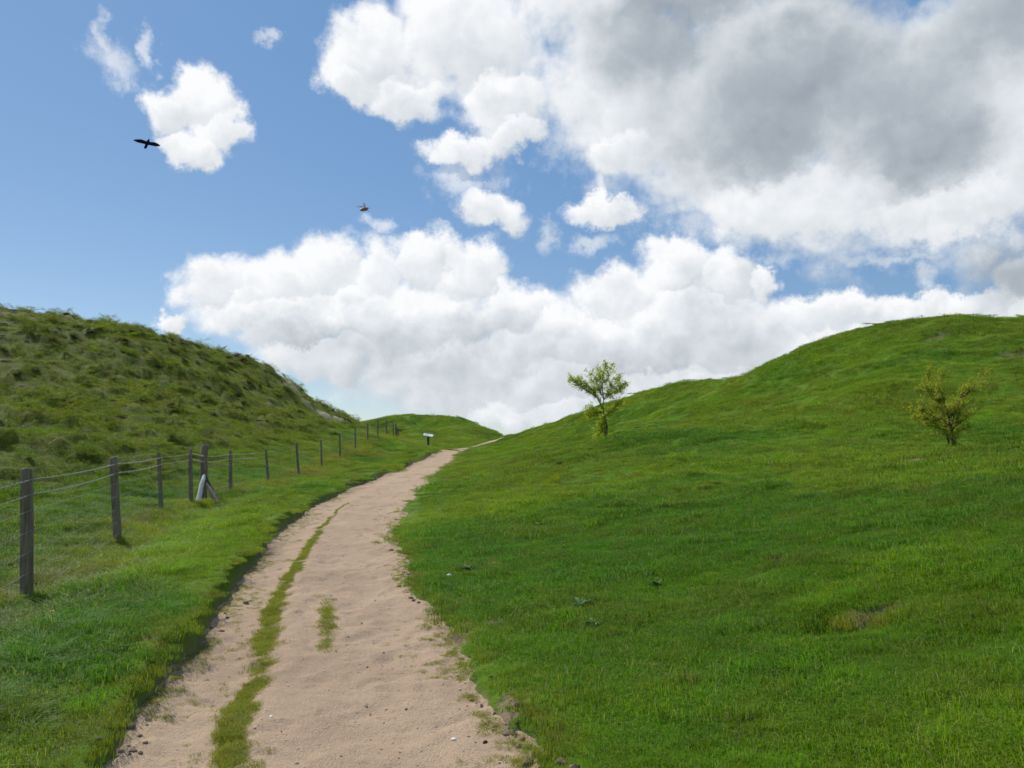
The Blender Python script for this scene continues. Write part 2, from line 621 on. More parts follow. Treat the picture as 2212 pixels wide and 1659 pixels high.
def micro(x, y):
    r = np.hypot(x, y)
    a = 0.10 * (fbm(x * 0.55, y * 0.55, 3, 21) - 0.5) + 0.05 * (fbm(x * 2.1, y * 2.1, 3, 31) - 0.5)
    tm = tussocky(x, y)
    b = 0.55 * (fbm(x * 0.30, y * 0.36, 3, 41) - 0.5) + 0.34 * sstep(0.5, 0.8, fbm(x * 1.2, y * 1.2, 2, 51))
    c = 0.35 * (fbm(x * 0.16, y * 0.16, 3, 61) - 0.5)
    rt = sstep(1.0, 5.0, x - path_right(y)) * sstep(14, 26, r)
    terr = 0.05 * np.sin(base_z(x, y) * 9.0 + 3 * fbm(x * .3, y * .3, 2, 66)) * rt
    rl = sstep(0.8, 3.0, x - path_right(y)) * sstep(80, 50, r)
    lump = 0.20 * (fbm(x * 0.75, y * 0.8, 3, 23) - 0.5) + 0.05 * sstep(0.5, 0.85, fbm(x * 1.2, y * 1.2, 2, 25))
    lb = sstep(0.4, 1.5, path_left(y) - x) * sstep(40, 20, r) * 1.3
    hol = -0.15 * np.exp(-((x - 2.2) / 0.42) ** 2 - ((y - 5.35) / 0.17) ** 2) + 0.02 * np.exp(-((x - 2.2) / 0.5) ** 2 - ((y - 5.75) / 0.2) ** 2)
    return a + tm * b + (0.2 + rt) * c * sstep(4, 16, r) + terr + (rl + 0.8 * lb) * lump + hol


def ground_z(x, y):
    x = np.asarray(x, float)
    y = np.asarray(y, float)
    z = base_z(x, y)
    t = path_t(x, y)
    left = x < 0.5 * (path_left(y) + path_right(y))
    w = sstep(0.0, 0.9, t)
    lip = 1.0 - sstep(0.5, 2.0, t)
    bank = np.where(left, 0.21 * sstep(-0.01, 0.09, t) * (0.35 + 1.0 * vnoise(x * .5, y * .5, 3)) * lip, 0.055 * sstep(0.0, 0.16, t))
    bank = bank * sstep(60, 50, y)
    low = -0.10 * sstep(0.06, -0.04, t)
    return z + micro(x, y) * w + bank + low


def path_z(x, y):
    z = base_z(x, y)
    xl, xr = path_left(y), path_right(y)
    u = (x - xl) / (xr - xl)
    rut = -0.035 * np.exp(-((u - 0.17) / 0.11) ** 2) - 0.02 * np.exp(-((u - 0.72) / 0.16) ** 2) + 0.015 * np.exp(-((u - 0.36) / 0.06) ** 2)
    f = 0.05 * (fbm(x * 1.3, y * 1.3, 3, 71) - 0.5) + 0.05 * (fbm(x * 4.6, y * 3.6, 4, 81, 0.6) - 0.5) - 0.016 * sstep(0.62, 0.75, fbm(x * 5.5 + 9, y * 4.2, 2, 85))
    return z - 0.015 + (rut + f) * np.exp(-np.hypot(x, y) / 40)


def hit(px, py, dmin=1.5, dmax=140.0):
    """where the line of sight through a photo point meets the ground"""
    rx, _, rz = ray(px, py)
    d = dmin * (dmax / dmin) ** np.linspace(0, 1, 900)
    g = ground_z(rx * d, d) - (EYE + rz * d)
    i = int(np.argmax(g > 0)) if (g > 0).any() else len(d) - 1
    if i > 0:
        f = g[i] / (g[i] - g[i - 1] + 1e-9)
        dd = d[i] - f * (d[i] - d[i - 1])
    else:
        dd = d[0]
    return Vector((rx * dd, dd, float(ground_z(rx * dd, dd))))


# bare scrapes: photo x, y, half widths (photo px), kind 0 earth 1 chalk
SCRAPES = []
for (px, py, wx, wy, kind) in [(1220, 1237, 50, 9, 0), (1092, 1333, 44, 13, 0), (1072, 1297, 26, 8, 0), (1885, 1322, 38, 10, 0), (2030, 719, 16, 4, 0),
                               (2190, 768, 26, 8, 0), (1990, 990, 42, 14, 0), (630, 836, 20, 12, 1), (608, 812, 10, 9, 1), (690, 888, 16, 6, 1), (715, 902, 20, 6, 1), (738, 912, 20, 5, 1), (660, 868, 10, 8, 1),
                               (1040, 1215, 24, 6, 0), (1108, 1530, 30, 26, 0), (1000, 1378, 30, 16, 0), (893, 1244, 26, 9, 0),
                               (280, 1375, 30, 7, 0), (1560, 1070, 24, 4, 0)]:
    h = hit(px, py)
    rr = math.hypot(h.x, h.y)
    ww = wx / FPX * rr
    a, b = hit(px, py + wy), hit(px, py - wy)
    hh = min(max(abs(b.y - a.y) / 2, ww * 0.3), ww * 1.3)
    SCRAPES.append((h.x, h.y, ww, hh, kind))


def scrape_mask(x, y, kind=None, grow=0.0):
    m = np.zeros(np.shape(x))
    nz = 1.9 * (fbm(np.asarray(x) * 4.1, np.asarray(y) * 4.1, 4, 91, 0.6) - 0.47)
    for (sx, sy, wx, wy, k) in SCRAPES:
        if kind is not None and k != kind:
            continue
        m = np.maximum(m, sstep(0.25, -0.25, np.sqrt(((x - sx) / (wx + grow)) ** 2 + ((y - sy) / (wy + grow)) ** 2) - 1 + nz))
    return m


# side path branching up to the right
SIDE = [hit(986, 973), hit(1010, 968.5), hit(1035, 962), hit(1060, 954), hit(1082, 949)]
SIDE = [Vector((p.x, p.y, 0)) for p in SIDE]


def side_t(x, y):
    best = np.full(np.shape(x), 1e9)
    for a, b in zip(SIDE[:-1], SIDE[1:]):
        dx, dy = b.x - a.x, b.y - a.y
        k = np.clip(((x - a.x) * dx + (y - a.y) * dy) / (dx * dx + dy * dy), 0, 1)
        best = np.minimum(best, np.hypot(x - a.x - k * dx, y - a.y - k * dy))
    return best - 0.55 - 0.5 * (fbm(np.asarray(x) * 1.5, np.asarray(y) * 1.5, 3, 15) - 0.5)


def build_terrain():
    ang = np.concatenate([np.linspace(-180, -46, 44, endpoint=False), np.linspace(-46, -37, 20, endpoint=False),
                          np.linspace(-37, 37, 520, endpoint=False), np.linspace(37, 46, 20, endpoint=False), np.linspace(46, 180, 44, endpoint=False)])
    rad = np.concatenate([[0.35, 0.9], 1.5 * (150 / 1.5) ** np.linspace(0, 1, 520), [165, 190, 230, 320, 500, 900, 1800, 4000]])
    A, R = np.meshgrid(np.radians(ang), rad)
    X, Y = R * np.sin(A), R * np.cos(A)
    Z = ground_z(X, Y)
    fr = R > 165
    Z[fr] = -6.0 - (R[fr] - 165) * 0.004
    na, nr = len(ang), len(rad)
    verts = np.stack([X.ravel(), Y.ravel(), Z.ravel()], 1)
    verts = np.vstack([verts, [[0, 0, float(ground_z(0.0, 0.0))]]])
    i, j = np.meshgrid(np.arange(nr - 1), np.arange(na), indexing='ij')
    j2 = (j + 1) % na
    quads = np.stack([i * na + j, i * na + j2, (i + 1) * na + j2, (i + 1) * na + j], -1).reshape(-1, 4)[:, ::-1]
    ctr = len(verts) - 1
    tris = [(ctr, (k + 1) % na, k) for k in range(na)]
    me = bpy.data.meshes.new('ground')
    me.from_pydata(verts.tolist(), [], quads.tolist() + tris)
    me.polygons.foreach_set('use_smooth', [True] * len(me.polygons))
    x, y = verts[:, 0], verts[:, 1]
    soil = np.maximum(scrape_mask(x, y, 0, 0.07), sstep(0.05, -0.02, path_t(x, y)))
    chalk = np.maximum(scrape_mask(x, y, 1), 0)
    for nm, arr in (('soil', soil), ('chalk', chalk), ('rough', tussocky(x, y))):
        a = me.attributes.new(nm, 'FLOAT', 'POINT')
        a.data.foreach_set('value', arr.astype(np.float32))
    o = bpy.data.objects.new('ground', me)
    C.objects.link(o)
    tag(o, kind='structure')
    m, N, out = new_mat('turf')
    pos = N.n('ShaderNodeNewGeometry').outputs['Position']

    def attr(nm):
        return N.n('ShaderNodeAttribute', attribute_name=nm).outputs['Fac']
    g1 = N.noise(pos, 0.5, 5, 0.6)
    g2 = N.noise(pos, 9.0, 5, 0.65)
    turf = N.mix(N.smooth(g1, 0.3, 0.7), (0.050, 0.120, 0.005), (0.095, 0.165, 0.007))
    turf = N.mix(N.m('MULTIPLY', N.smooth(g2, 0.52, 0.75), 0.5), turf, (0.085, 0.085, 0.028))
    rough = N.mix(N.smooth(N.noise(pos, 1.1, 4, 0.6), 0.35, 0.65), (0.070, 0.088, 0.010), (0.095, 0.108, 0.013))
    turf = N.mix(attr('rough'), turf, rough)
    soil_c = N.mix(N.noise(pos, 14, 5, 0.65), (0.15, 0.105, 0.07), (0.30, 0.22, 0.15))
    chalk_c = N.mix(N.noise(pos, 3, 5, 0.65), (0.20, 0.18, 0.10), (0.42, 0.37, 0.27))
    col = N.mix(attr('soil'), turf, soil_c)
    col = N.mix(attr('chalk'), col, chalk_c)
    principled(N, out, col, 0.95, 0.1, bump(N, N.noise(pos, 30, 4, 0.7), 0.6, 0.03))
    me.materials.append(m)
    return o


ground = build_terrain()


def path_material():
    m, N, out = new_mat('trodden_chalky_earth')
    pos = N.n('ShaderNodeNewGeometry').outputs['Position']
    a = N.noise(pos, 0.8, 5, 0.6)
    b = N.noise(pos, 7.0, 6, 0.65)
    c = N.noise(pos, 90.0, 3, 0.6)
    st = N.v('MULTIPLY', pos, (1.0, 0.35, 1.0))
    d = N.noise(st, 3.0, 5, 0.65, 0.6)
    col = N.mix(N.smooth(a, 0.3, 0.7), (0.37, 0.26, 0.172), (0.445, 0.32, 0.212))
    col = N.mix(N.m('MULTIPLY', N.smooth(b, 0.5, 0.75), 0.55), col, (0.30, 0.20, 0.135))
    col = N.mix(N.m('MULTIPLY', N.smooth(d, 0.54, 0.70), 0.7), col, (0.235, 0.165, 0.115))
    col = N.mix(N.m('MULTIPLY', N.smooth(N.noise(pos, 22.0, 4, 0.7), 0.58, 0.72), 0.55), col, (0.22, 0.155, 0.11))
    col = N.mix(N.m('MULTIPLY', N.smooth(c, 0.58, 0.68), 0.75), col, (0.54, 0.44, 0.34))
    col = N.mix(N.m('MULTIPLY', N.smooth(N.noise(pos, 48.0, 3, 0.6), 0.61, 0.68), 0.75), col, (0.19, 0.145, 0.115))
    h = N.m('ADD', N.m('MULTIPLY', b, 0.7), N.m('MULTIPLY', c, 0.5))
    principled(N, out, col, 0.95, 0.1, bump(N, h, 0.9, 0.03))
    return m


M_PATH = path_material()


def build_path():
    ys = np.concatenate([np.linspace(-12, 2.4, 40, endpoint=False), 2.4 * (58.2 / 2.4) ** np.linspace(0, 1, 640)])
    us = np.linspace(0, 1, 90)
    U, Y = np.meshgrid(us, ys)
    xl = np.interp(Y, [p[0] for p in PL], [p[1] for p in PL]) - 0.45
    xr = np.interp(Y, [p[0] for p in PR], [p[1] for p in PR]) + 0.55
    X = xl + (xr - xl) * U
    Z = path_z(X, Y)
    T = path_t(X, Y)
    Z = Z - 0.30 * sstep(0.1, 0.35, T)
    n, k = len(ys), len(us)
    i, j = np.meshgrid(np.arange(n - 1), np.arange(k - 1), indexing='ij')
    q = np.stack([i * k + j, i * k + j + 1, (i + 1) * k + j + 1, (i + 1) * k + j], -1).reshape(-1, 4)
    o = mesh_obj('path', np.stack([X.ravel(), Y.ravel(), Z.ravel()], 1).tolist(), q.tolist(), M_PATH, smooth=True)
    tag(o, kind='structure')
    # side path
    pts = []
    for a, b in zip(SIDE[:-1], SIDE[1:]):
        for s in np.linspace(0, 1, 16, endpoint=False):
            pts.append(a.lerp(b, s))
    pts.append(SIDE[-1])
    v, f = [], []
    m = 9
    for idx, p in enumerate(pts):
        a, b = pts[max(idx - 1, 0)], pts[min(idx + 1, len(pts) - 1)]
        t = (b - a).normalized()
        s = Vector((t.y, -t.x, 0))
        wdt = 0.55 + 0.25 * float(fbm(np.array(idx * .3), np.array(2.2), 2, 4))
        for c in range(m):
            w = (c / (m - 1) - 0.5) * 2 * wdt
            x, y = p.x + s.x * w, p.y + s.y * w
            v.append((x, y, float(ground_z(x, y)) + 0.05 - 0.09 * (abs(w) / wdt) ** 4))
    for idx in range(len(pts) - 1):
        for c in range(m - 1):
            f.append((idx * m + c, idx * m + c + 1, (idx + 1) * m + c + 1, (idx + 1) * m + c))
    o = mesh_obj('footpath', v, f, M_PATH, smooth=True)
    tag(o, kind='structure')


build_path()


# ------------------------------------------------------------------ grass
def blade_mat(name, rough_tone=False, lift=0.8):
    m, N, out = new_mat(name)
    tint = N.n('ShaderNodeAttribute', attribute_name='tint', attribute_type='INSTANCER').outputs['Color']
    bl = N.n('ShaderNodeAttribute', attribute_name='bl').outputs['Fac']
    dry = (0.30, 0.24, 0.10) if rough_tone else (0.30, 0.27, 0.10)
    col = N.mix(N.m('MULTIPLY', N.smooth(bl, 0.80, 0.98), 0.6), tint, dry)
    hsv = N.n('ShaderNodeHueSaturation')
    N.link(N.lin(bl, 0, 1, 0.75, 1.3), hsv.inputs['Value'])
    N.link(col, hsv.inputs['Color'])
    gn = N.n('ShaderNodeNewGeometry').outputs['Normal']
    nrm = N.v('NORMALIZE', N.v('ADD', N.v('SCALE', gn, scale=0.5), (0.0, 0.0, lift)))
    d = N.n('ShaderNodeBsdfPrincipled')
    N.link(nrm, d.inputs['Normal'])
    N.link(hsv.outputs[0], d.inputs['Base Color'])
    d.inputs['Roughness'].default_value = 0.6
    d.inputs['Specular IOR Level'].default_value = 0.12
    tr = N.n('ShaderNodeBsdfTranslucent')
    N.link(N.mix(1.0, hsv.outputs[0], (1.35, 1.3, 0.5), 'MULTIPLY'), tr.inputs[0])
    mx = N.n('ShaderNodeMixShader')
    mx.inputs[0].default_value = 0.42
    N.link(d.outputs[0], mx.inputs[1])
    N.link(tr.outputs[0], mx.inputs[2])
    N.link(mx.outputs[0], out.inputs[0])
    return m


M_BLADE = blade_mat('grass_blade')
M_TUSSOCK = blade_mat('tussock_blade', True, 0.12)
M_LONG = blade_mat('long_grass_blade', False, 0.30)


def make_tuft(name, coll, n, radius, h0, h1, width, lean, droop, mat, seed, dome=0.0, clump=0.0, core=False):
    r = np.random.default_rng(seed)
    V, F, B = [], [], []
    cl = r.uniform(-radius, radius, (9, 2))
    for _ in range(n):
        if clump and r.random() < clump:
            c = cl[r.integers(0, 9)]
            x, y = c + r.normal(0, radius * 0.13, 2)
        else:
            a, q = r.uniform(0, 2 * np.pi), radius * math.sqrt(r.random())
            x, y = q * math.cos(a), q * math.sin(a)
        q = math.hypot(x, y)
        h = r.uniform(h0, h1) * (1 - 0.35 * (q / radius) ** 2)
        az = r.uniform(0, 2 * np.pi)
        out = np.array([x, y]) / (q + 1e-6)
        ln = lean * np.array([math.cos(az), math.sin(az)]) * r.random() + dome * out * (q / radius)
        dr = droop * r.uniform(0.4, 1.3)
        sd = r.uniform(0, np.pi)
        w = width * r.uniform(0.7, 1.3)
        s = np.array([math.cos(sd), math.sin(sd)]) * w / 2
        b0 = len(V)
        zb = -0.02 - 0.1 * h
        p1 = np.array([x, y]) + ln * h * 0.45
        p2 = np.array([x, y]) + ln * h * (1.0 + dr)
        z1 = h * 0.55
        z2 = h * (1.0 - 0.45 * dr * min(1, np.linalg.norm(ln)))
        V += [(x - s[0], y - s[1], zb), (x + s[0], y + s[1], zb), (p1[0] - s[0] * .75, p1[1] - s[1] * .75, z1), (p1[0] + s[0] * .75, p1[1] + s[1] * .75, z1), (p2[0], p2[1], z2)]
        F += [(b0, b0 + 1, b0 + 3, b0 + 2), (b0 + 2, b0 + 3, b0 + 4)]
        B += [r.random()] * 5
    if core:
        b0, kk = len(V), 12
        for i in range(5):
            for j in range(kk):
                a = 2 * np.pi * j / kk
                q = radius * 0.95 * math.cos(i / 4 * 1.5) * r.uniform(0.8, 1.15)
                V.append((q * math.cos(a), q * math.sin(a), -0.05 + h1 * 0.5 * math.sin(i / 4 * 1.5) * r.uniform(0.8, 1.15)))
                B.append(r.random() * 0.6)
        for i in range(4):
            for j in range(kk):
                j2 = (j + 1) % kk
                F.append((b0 + i * kk + j, b0 + i * kk + j2, b0 + (i + 1) * kk + j2, b0 + (i + 1) * kk + j))
    o = mesh_obj(name, V, F, mat, link=False)
    a = o.data.attributes.new('bl', 'FLOAT', 'POINT')
    a.data.foreach_set('value', np.array(B, np.float32))
    coll.objects.link(o)
    return o


def tuft_collection(nm, specs):
    c = bpy.data.collections.new(nm)
    for i, s in enumerate(specs):
        make_tuft('%s_%02d' % (nm, i), c, *s)
    return c


COL_LAWN = tuft_collection('lawn_tuft', [(640, 0.20, 0.006, 0.022, 0.0024, 2.4, 0.6, M_BLADE, 11 + i, 0.1, 0.5) for i in range(6)])
COL_FAR = tuft_collection('far_tuft', [(700, 0.42, 0.008, 0.032, 0.0056, 2.4, 0.6, M_BLADE, 31 + i, 0.1, 0.6) for i in range(6)])
COL_BANK = tuft_collection('bank_tuft', [(140, 0.14, 0.05, 0.15, 0.0038, 1.2, 1.0, M_LONG, 51 + i, 1.0, 0.2) for i in range(6)])
COL_TUSS = tuft_collection('tussock_tuft', [(420, 0.26, 0.12, 0.28, 0.010, 0.7, 0.9, M_TUSSOCK, 71 + i, 1.1, 0.0, True) for i in range(6)])
COL_STRAW = tuft_collection('straw_tuft', [(9, 0.10, 0.04, 0.11, 0.0032, 2.4, 0.8, M_TUSSOCK, 131 + i, 0.3, 0.0) for i in range(4)])
COL_MOSS = tuft_collection('short_tuft', [(120, 0.09, 0.006, 0.020, 0.0026, 1.8, 0.4, M_BLADE, 91 + i, 0.2, 0.3) for i in range(4)])


def scatter(name, label, cat, coll, x, y, z, scl, tint, tilt=0.12, follow=0.95):
    n = len(x)
    e = 0.2
    gx = (ground_z(x + e, y) - ground_z(x - e, y)) / (2 * e)
    gy = (ground_z(x, y + e) - ground_z(x, y - e)) / (2 * e)
    off = path_t(x, y) < 0.25
    gx, gy = np.where(off, 0.0, np.clip(gx, -1, 1)) * follow, np.where(off, SLOPE, np.clip(gy, -1, 1)) * follow
    gx, gy = gx + rng.normal(0, tilt * 0.6, n), gy + rng.normal(0, tilt * 0.6, n)
    up = np.stack([-gx, -gy, np.ones(n)], 1)
    up /= np.linalg.norm(up, axis=1, keepdims=True)
    yaw = rng.uniform(0, 2 * np.pi, n)
    ax = np.stack([np.cos(yaw), np.sin(yaw), np.zeros(n)], 1)
    ax -= up * (ax * up).sum(1, keepdims=True)
    ax /= np.linalg.norm(ax, axis=1, keepdims=True)
    ay = np.cross(up, ax)
    me = bpy.data.meshes.new(name)
    me.vertices.add(n)
    me.vertices.foreach_set('co', np.stack([x, y, z], 1).astype(np.float32).ravel())
    rot = np.stack([np.arctan2(ay[:, 2], up[:, 2]), -np.arcsin(np.clip(ax[:, 2], -1, 1)), np.arctan2(ax[:, 1], ax[:, 0])], 1)
    a = me.attributes.new('rot', 'FLOAT_VECTOR', 'POINT')
    a.data.foreach_set('vector', rot.astype(np.float32).ravel())
    if np.ndim(scl) == 1:
        scl = np.stack([scl, scl, scl], 1)
    a = me.attributes.new('scl', 'FLOAT_VECTOR', 'POINT')
    a.data.foreach_set('vector', scl.astype(np.float32).ravel())
    a = me.attributes.new('tint', 'FLOAT_COLOR', 'POINT')
    a.data.foreach_set('color', np.hstack([tint, np.ones((n, 1))]).astype(np.float32).ravel())
    a = me.attributes.new('pick', 'INT', 'POINT')
    a.data.foreach_set('value', rng.integers(0, len(coll.objects), n).astype(np.int32))
    o = bpy.data.objects.new(name, me)
    C.objects.link(o)
    tag(o, label, cat, kind='stuff')
    g = bpy.data.node_groups.new(name, 'GeometryNodeTree')
    g.interface.new_socket('Geometry', in_out='INPUT', socket_type='NodeSocketGeometry')
    g.interface.new_socket('Geometry', in_out='OUTPUT', socket_type='NodeSocketGeometry')
    gi, go = g.nodes.new('NodeGroupInput'), g.nodes.new('NodeGroupOutput')
    ip = g.nodes.new('GeometryNodeInstanceOnPoints')
    ci = g.nodes.new('GeometryNodeCollectionInfo')
    ci.inputs['Collection'].default_value = coll
    ci.inputs['Separate Children'].default_value = True
    ci.inputs['Reset Children'].default_value = True
    g.links.new(gi.outputs[0], ip.inputs['Points'])
    g.links.new(ci.outputs[0], ip.inputs['Instance'])
    ip.inputs['Pick Instance'].default_value = True

    def na(nm, dt, sock):
        q = g.nodes.new('GeometryNodeInputNamedAttribute')
        q.data_type = dt
        q.inputs['Name'].default_value = nm
        g.links.new([s for s in q.outputs if s.enabled][0], sock)
    na('pick', 'INT', ip.inputs['Instance Index'])
    na('rot', 'FLOAT_VECTOR', ip.inputs['Rotation'])
    na('scl', 'FLOAT_VECTOR', ip.inputs['Scale'])
    g.links.new(ip.outputs[0], go.inputs[0])
    md = o.modifiers.new('grass', 'NODES')
    md.node_group = g
    return o


def polar(n, r0, r1, amax=39.0, p=1.0):
    """random ground points, evenly spread by area when p = 1, denser near the camera when p < 1"""
    u = rng.random(n)
    e = 2.0 * p
    r = (r0 ** e + u * (r1 ** e - r0 ** e)) ** (1 / e)
    a = np.radians(rng.uniform(-amax, amax, n))
    return r * np.sin(a), r * np.cos(a)


def lerp3(a, b, f):
    return np.array(a)[None] * (1 - f[:, None]) + np.array(b)[None] * f[:, None]


def green_tint(x, y):
    n = len(x)
    a = fbm(x * 0.35, y * 0.35, 4, 101)
    b = fbm(x * 1.7, y * 1.7, 3, 111)
    t = lerp3((0.060, 0.190, 0.004), (0.148, 0.280, 0.006), sstep(0.35, 0.65, a))
    w = (0.4 * sstep(0.48, 0.72, b))[:, None]
    t = t * (1 - w) + np.array((0.135, 0.180, 0.012))[None] * w
    # the edge of the worn path is yellower and drier
    e = (0.65 * sstep(0.45, 0.0, path_t(x, y)))[:, None]
    t = t * (1 - e) + np.array((0.185, 0.195, 0.024))[None] * e
    # higher, rougher slopes are more olive
    r = np.hypot(x, y)
    o = (sstep(8, 26, r) * sstep(0.35, 0.65, fbm(x * 0.3, y * 0.4, 3, 131)) * 0.65)[:, None]
    t = t * (1 - o) + np.array((0.175, 0.235, 0.014))[None] * o
    rg = (tussocky(x, y) * 0.7)[:, None]
    t = t * (1 - rg) + np.array((0.118, 0.160, 0.011))[None] * rg
    vg = (0.6 * sstep(0.3, 1.2, path_left(y) - x) * sstep(-3.0, -0.3, fence_x(y) - x - 1.5) * sstep(45, 20, r) * (x < path_left(y)))[:, None]
    t = t * (1 - vg) + np.array((0.050, 0.140, 0.005))[None] * vg
    return t * rng.uniform(0.75, 1.25, (n, 1)) * (1 + rng.normal(0, 0.08, (n, 3)))


def keep_off_path(x, y, edge=0.02):
    return (path_t(x, y) > edge + rng.exponential(0.05, len(x))) & (side_t(x, y) > 0) & (scrape_mask(x, y, None, 0.07) < rng.random(len(x)) * 0.9 + 0.05)


def grow():
    # lawn near
    x, y = polar(11500, 1.6, 13.0, 40, 0.75)
    k = keep_off_path(x, y, 0.08)
    x, y = x[k], y[k]
    s = rng.uniform(0.8, 1.3, len(x)) * (1 + 0.03 * np.hypot(x, y)) * (0.55 + 0.9 * fbm(x * 0.9, y * 0.9, 3, 201))
    s *= np.where(path_t(x, y) < 0.35, 0.62, 1.0)
    sc = np.stack([s, s, s * rng.uniform(0.8, 1.3, len(x))], 1)
    scatter('lawn_grass', 'short bright green grass covering the near slopes beside the path', 'grass', COL_LAWN, x, y, ground_z(x, y), sc, green_tint(x, y))
    # far turf
    x, y = polar(40000, 11.0, 125.0, 37.5, 0.5)
    k = keep_off_path(x, y, 0.1)
    x, y = x[k], y[k]
    r = np.hypot(x, y)
    s = rng.uniform(0.7, 1.3, len(x)) * (0.8 + 0.012 * r) * (0.4 + 1.2 * fbm(x * 0.5, y * 0.5, 3, 211))
    s *= np.where(path_t(x, y) < 0.5, 0.6, 1.0)
    sc = np.stack([s, s, s * rng.uniform(0.8, 1.4, len(x))], 1)
    scatter('hillside_grass', 'grass growing over the banks and the far hill', 'grass', COL_FAR, x, y, ground_z(x, y), sc, green_tint(x, y))
    # longer grass: along the fence, on the left bank and in scattered patches to the right
    x, y = polar(42000, 2.0, 60.0, 40, 0.6)
    fx = fence_x(y)
    df = x - fx
    onbank = (x < path_left(y)) * (0.62 * sstep(0.25, 0.9, path_t(x, y)) * (0.35 + 1.1 * sstep(0.4, 0.6, fbm(x * 0.9, y * 0.9, 3, 229))) + 0.8 * np.exp(-(df / 0.7) ** 2)) * sstep(-9, 0, df)
    rr = np.hypot(x, y)
    right = (x > path_right(y)) * sstep(0.8, 3.0, path_t(x, y))
    patch = (sstep(0.54, 0.66, fbm(x * 0.8, y * 0.9, 3, 221)) * (0.40 + 0.60 * sstep(6, 14, rr)) * 0.8 + 0.10 * sstep(8, 16, rr)) * right
    patch = np.maximum(patch, right * np.exp(-((x - 2.2) / 0.6) ** 2 - ((y - 5.7) / 0.25) ** 2))
    patch = np.maximum(patch, np.exp(-((x - 8.6) / 0.7) ** 2 - ((y - 14.9) / 0.45) ** 2))
    edge = (x > path_right(y)) * sstep(0.5, 0.72, fbm(x * 1.4, y * 1.4, 2, 231)) * 0.08
    k = keep_off_path(x, y, 0.12) & (rng.random(len(x)) < np.maximum(np.maximum(onbank, patch), edge))
    x, y = x[k], y[k]
    s = rng.uniform(0.55, 1.25, len(x)) * (1 + 0.012 * np.hypot(x, y)) * np.where(x > path_right(y), 0.55, 1.0)
    s *= np.clip(0.45 + path_t(x, y) * 0.6, 0.45, 1.0)
    t = green_tint(x, y) * (0.7 + 0.6 * fbm(x * 0.9, y * 0.9, 2, 225))[:, None]
    br = ((rng.random(len(x)) < 0.5) * sstep(0.5, 0.65, fbm(x * 0.7, y * 0.7, 3, 227)) * sstep(5, 14, np.hypot(x, y)) * 0.7)[:, None]
    t = t * (1 - br) + np.array((0.17, 0.135, 0.045))[None] * br
    t[:, 0] *= np.where(np.abs(x - fence_x(y)) < 0.6, 1.35, 1.0)
    scatter('long_grass', 'longer tufts of grass along the fence and on the verge', 'grass', COL_BANK, x, y, ground_z(x, y), s, t, 0.2, 0.5)
    # dead straw among the green
    x, y = polar(5200, 2.0, 34.0, 40, 0.6)
    k = keep_off_path(x, y, 0.15) & (rng.random(len(x)) < 0.15 + 0.85 * sstep(0.5, 0.68, fbm(x * 0.8, y * 0.8, 3, 281)))
    x, y = x[k], y[k]
    n = len(x)
    t = lerp3((0.30, 0.25, 0.11), (0.46, 0.40, 0.22), rng.random(n))
    scatter('dry_grass', 'dead straw-coloured blades mixed into the turf', 'grass', COL_STRAW, x, y, ground_z(x, y), rng.uniform(0.35, 0.8, n) * (1 + 0.03 * np.hypot(x, y)), t, 0.3)
    # tussocks on the left rampart
    gx, gy = np.meshgrid(np.arange(-75, 2, 0.78), np.arange(12, 108, 0.9))
    x = gx.ravel() + rng.uniform(-0.4, 0.4, gx.size)
    y = gy.ravel() + rng.uniform(-0.45, 0.45, gx.size)
    tm = tussocky(x, y)
    cl = fbm(x * 0.16, y * 0.16, 3, 241)
    hgt = ground_z(x, y)
    k = (rng.random(len(x)) < tm * (0.35 + 0.45 * sstep(0.4, 0.6, cl)) * (0.12 + 0.88 * sstep(1.9, 4.2, hgt))) & (scrape_mask(x, y) < 0.2) & (np.abs(np.arctan2(x, y)) < 0.66)
    x, y, hgt = x[k], y[k], hgt[k]
    s = rng.uniform(0.55, 0.95, len(x)) * rng.choice([0.7, 1.0, 1.0, 1.25], len(x))
    s = np.stack([s, s, s * 0.8], 1) * 0.95
    n = len(x)
    t = lerp3((0.044, 0.046, 0.010), (0.055, 0.038, 0.016), rng.random(n)) * rng.uniform(0.5, 1.15, (n, 1))
    scatter('tussock_grass', 'rough olive tussocks dotted over the left rampart', 'grass', COL_TUSS, x, y, hgt, s, t, 0.15)
    # the green strip between the wheel ruts, the small patch beside it and weeds creeping in from the edges
    S = [(522, 1660, 30), (534, 1560, 22), (562, 1450, 18), (594, 1330, 16), (620, 1270, 12), (650, 1215, 8), (682, 1160, 6), (715, 1118, 3), (745, 1088, 2)]
    yy, xx, ww = [], [], []
    for (px, py, hw) in S:
        d = FPX * EYE / (py - 929.0)
        yy.append(d); xx.append((px - CX) / FPX * d); ww.append(hw / FPX * d)
    y = np.exp(rng.uniform(math.log(1.5), math.log(18), 9000))
    cx, hw = np.interp(y, yy, xx), np.interp(y, yy, ww)
    off = rng.normal(0, 0.5, len(y))
    x = cx + hw * off * 1.0 + 0.14 * (fbm(y * 1.6, y * 0, 4, 251, 0.6) - 0.5)
    k = rng.random(len(y)) < 0.08 + 0.55 * sstep(0.28, 0.6, fbm(x * 4 + 4, y * 2.2, 4, 261, 0.6))
    x, y = x[k], y[k]
    ss = [np.stack([x, y, rng.uniform(0.4, 1.2, len(x)) * np.clip(np.interp(y, yy, ww) / 0.075, 0.3, 0.9)], 1)]
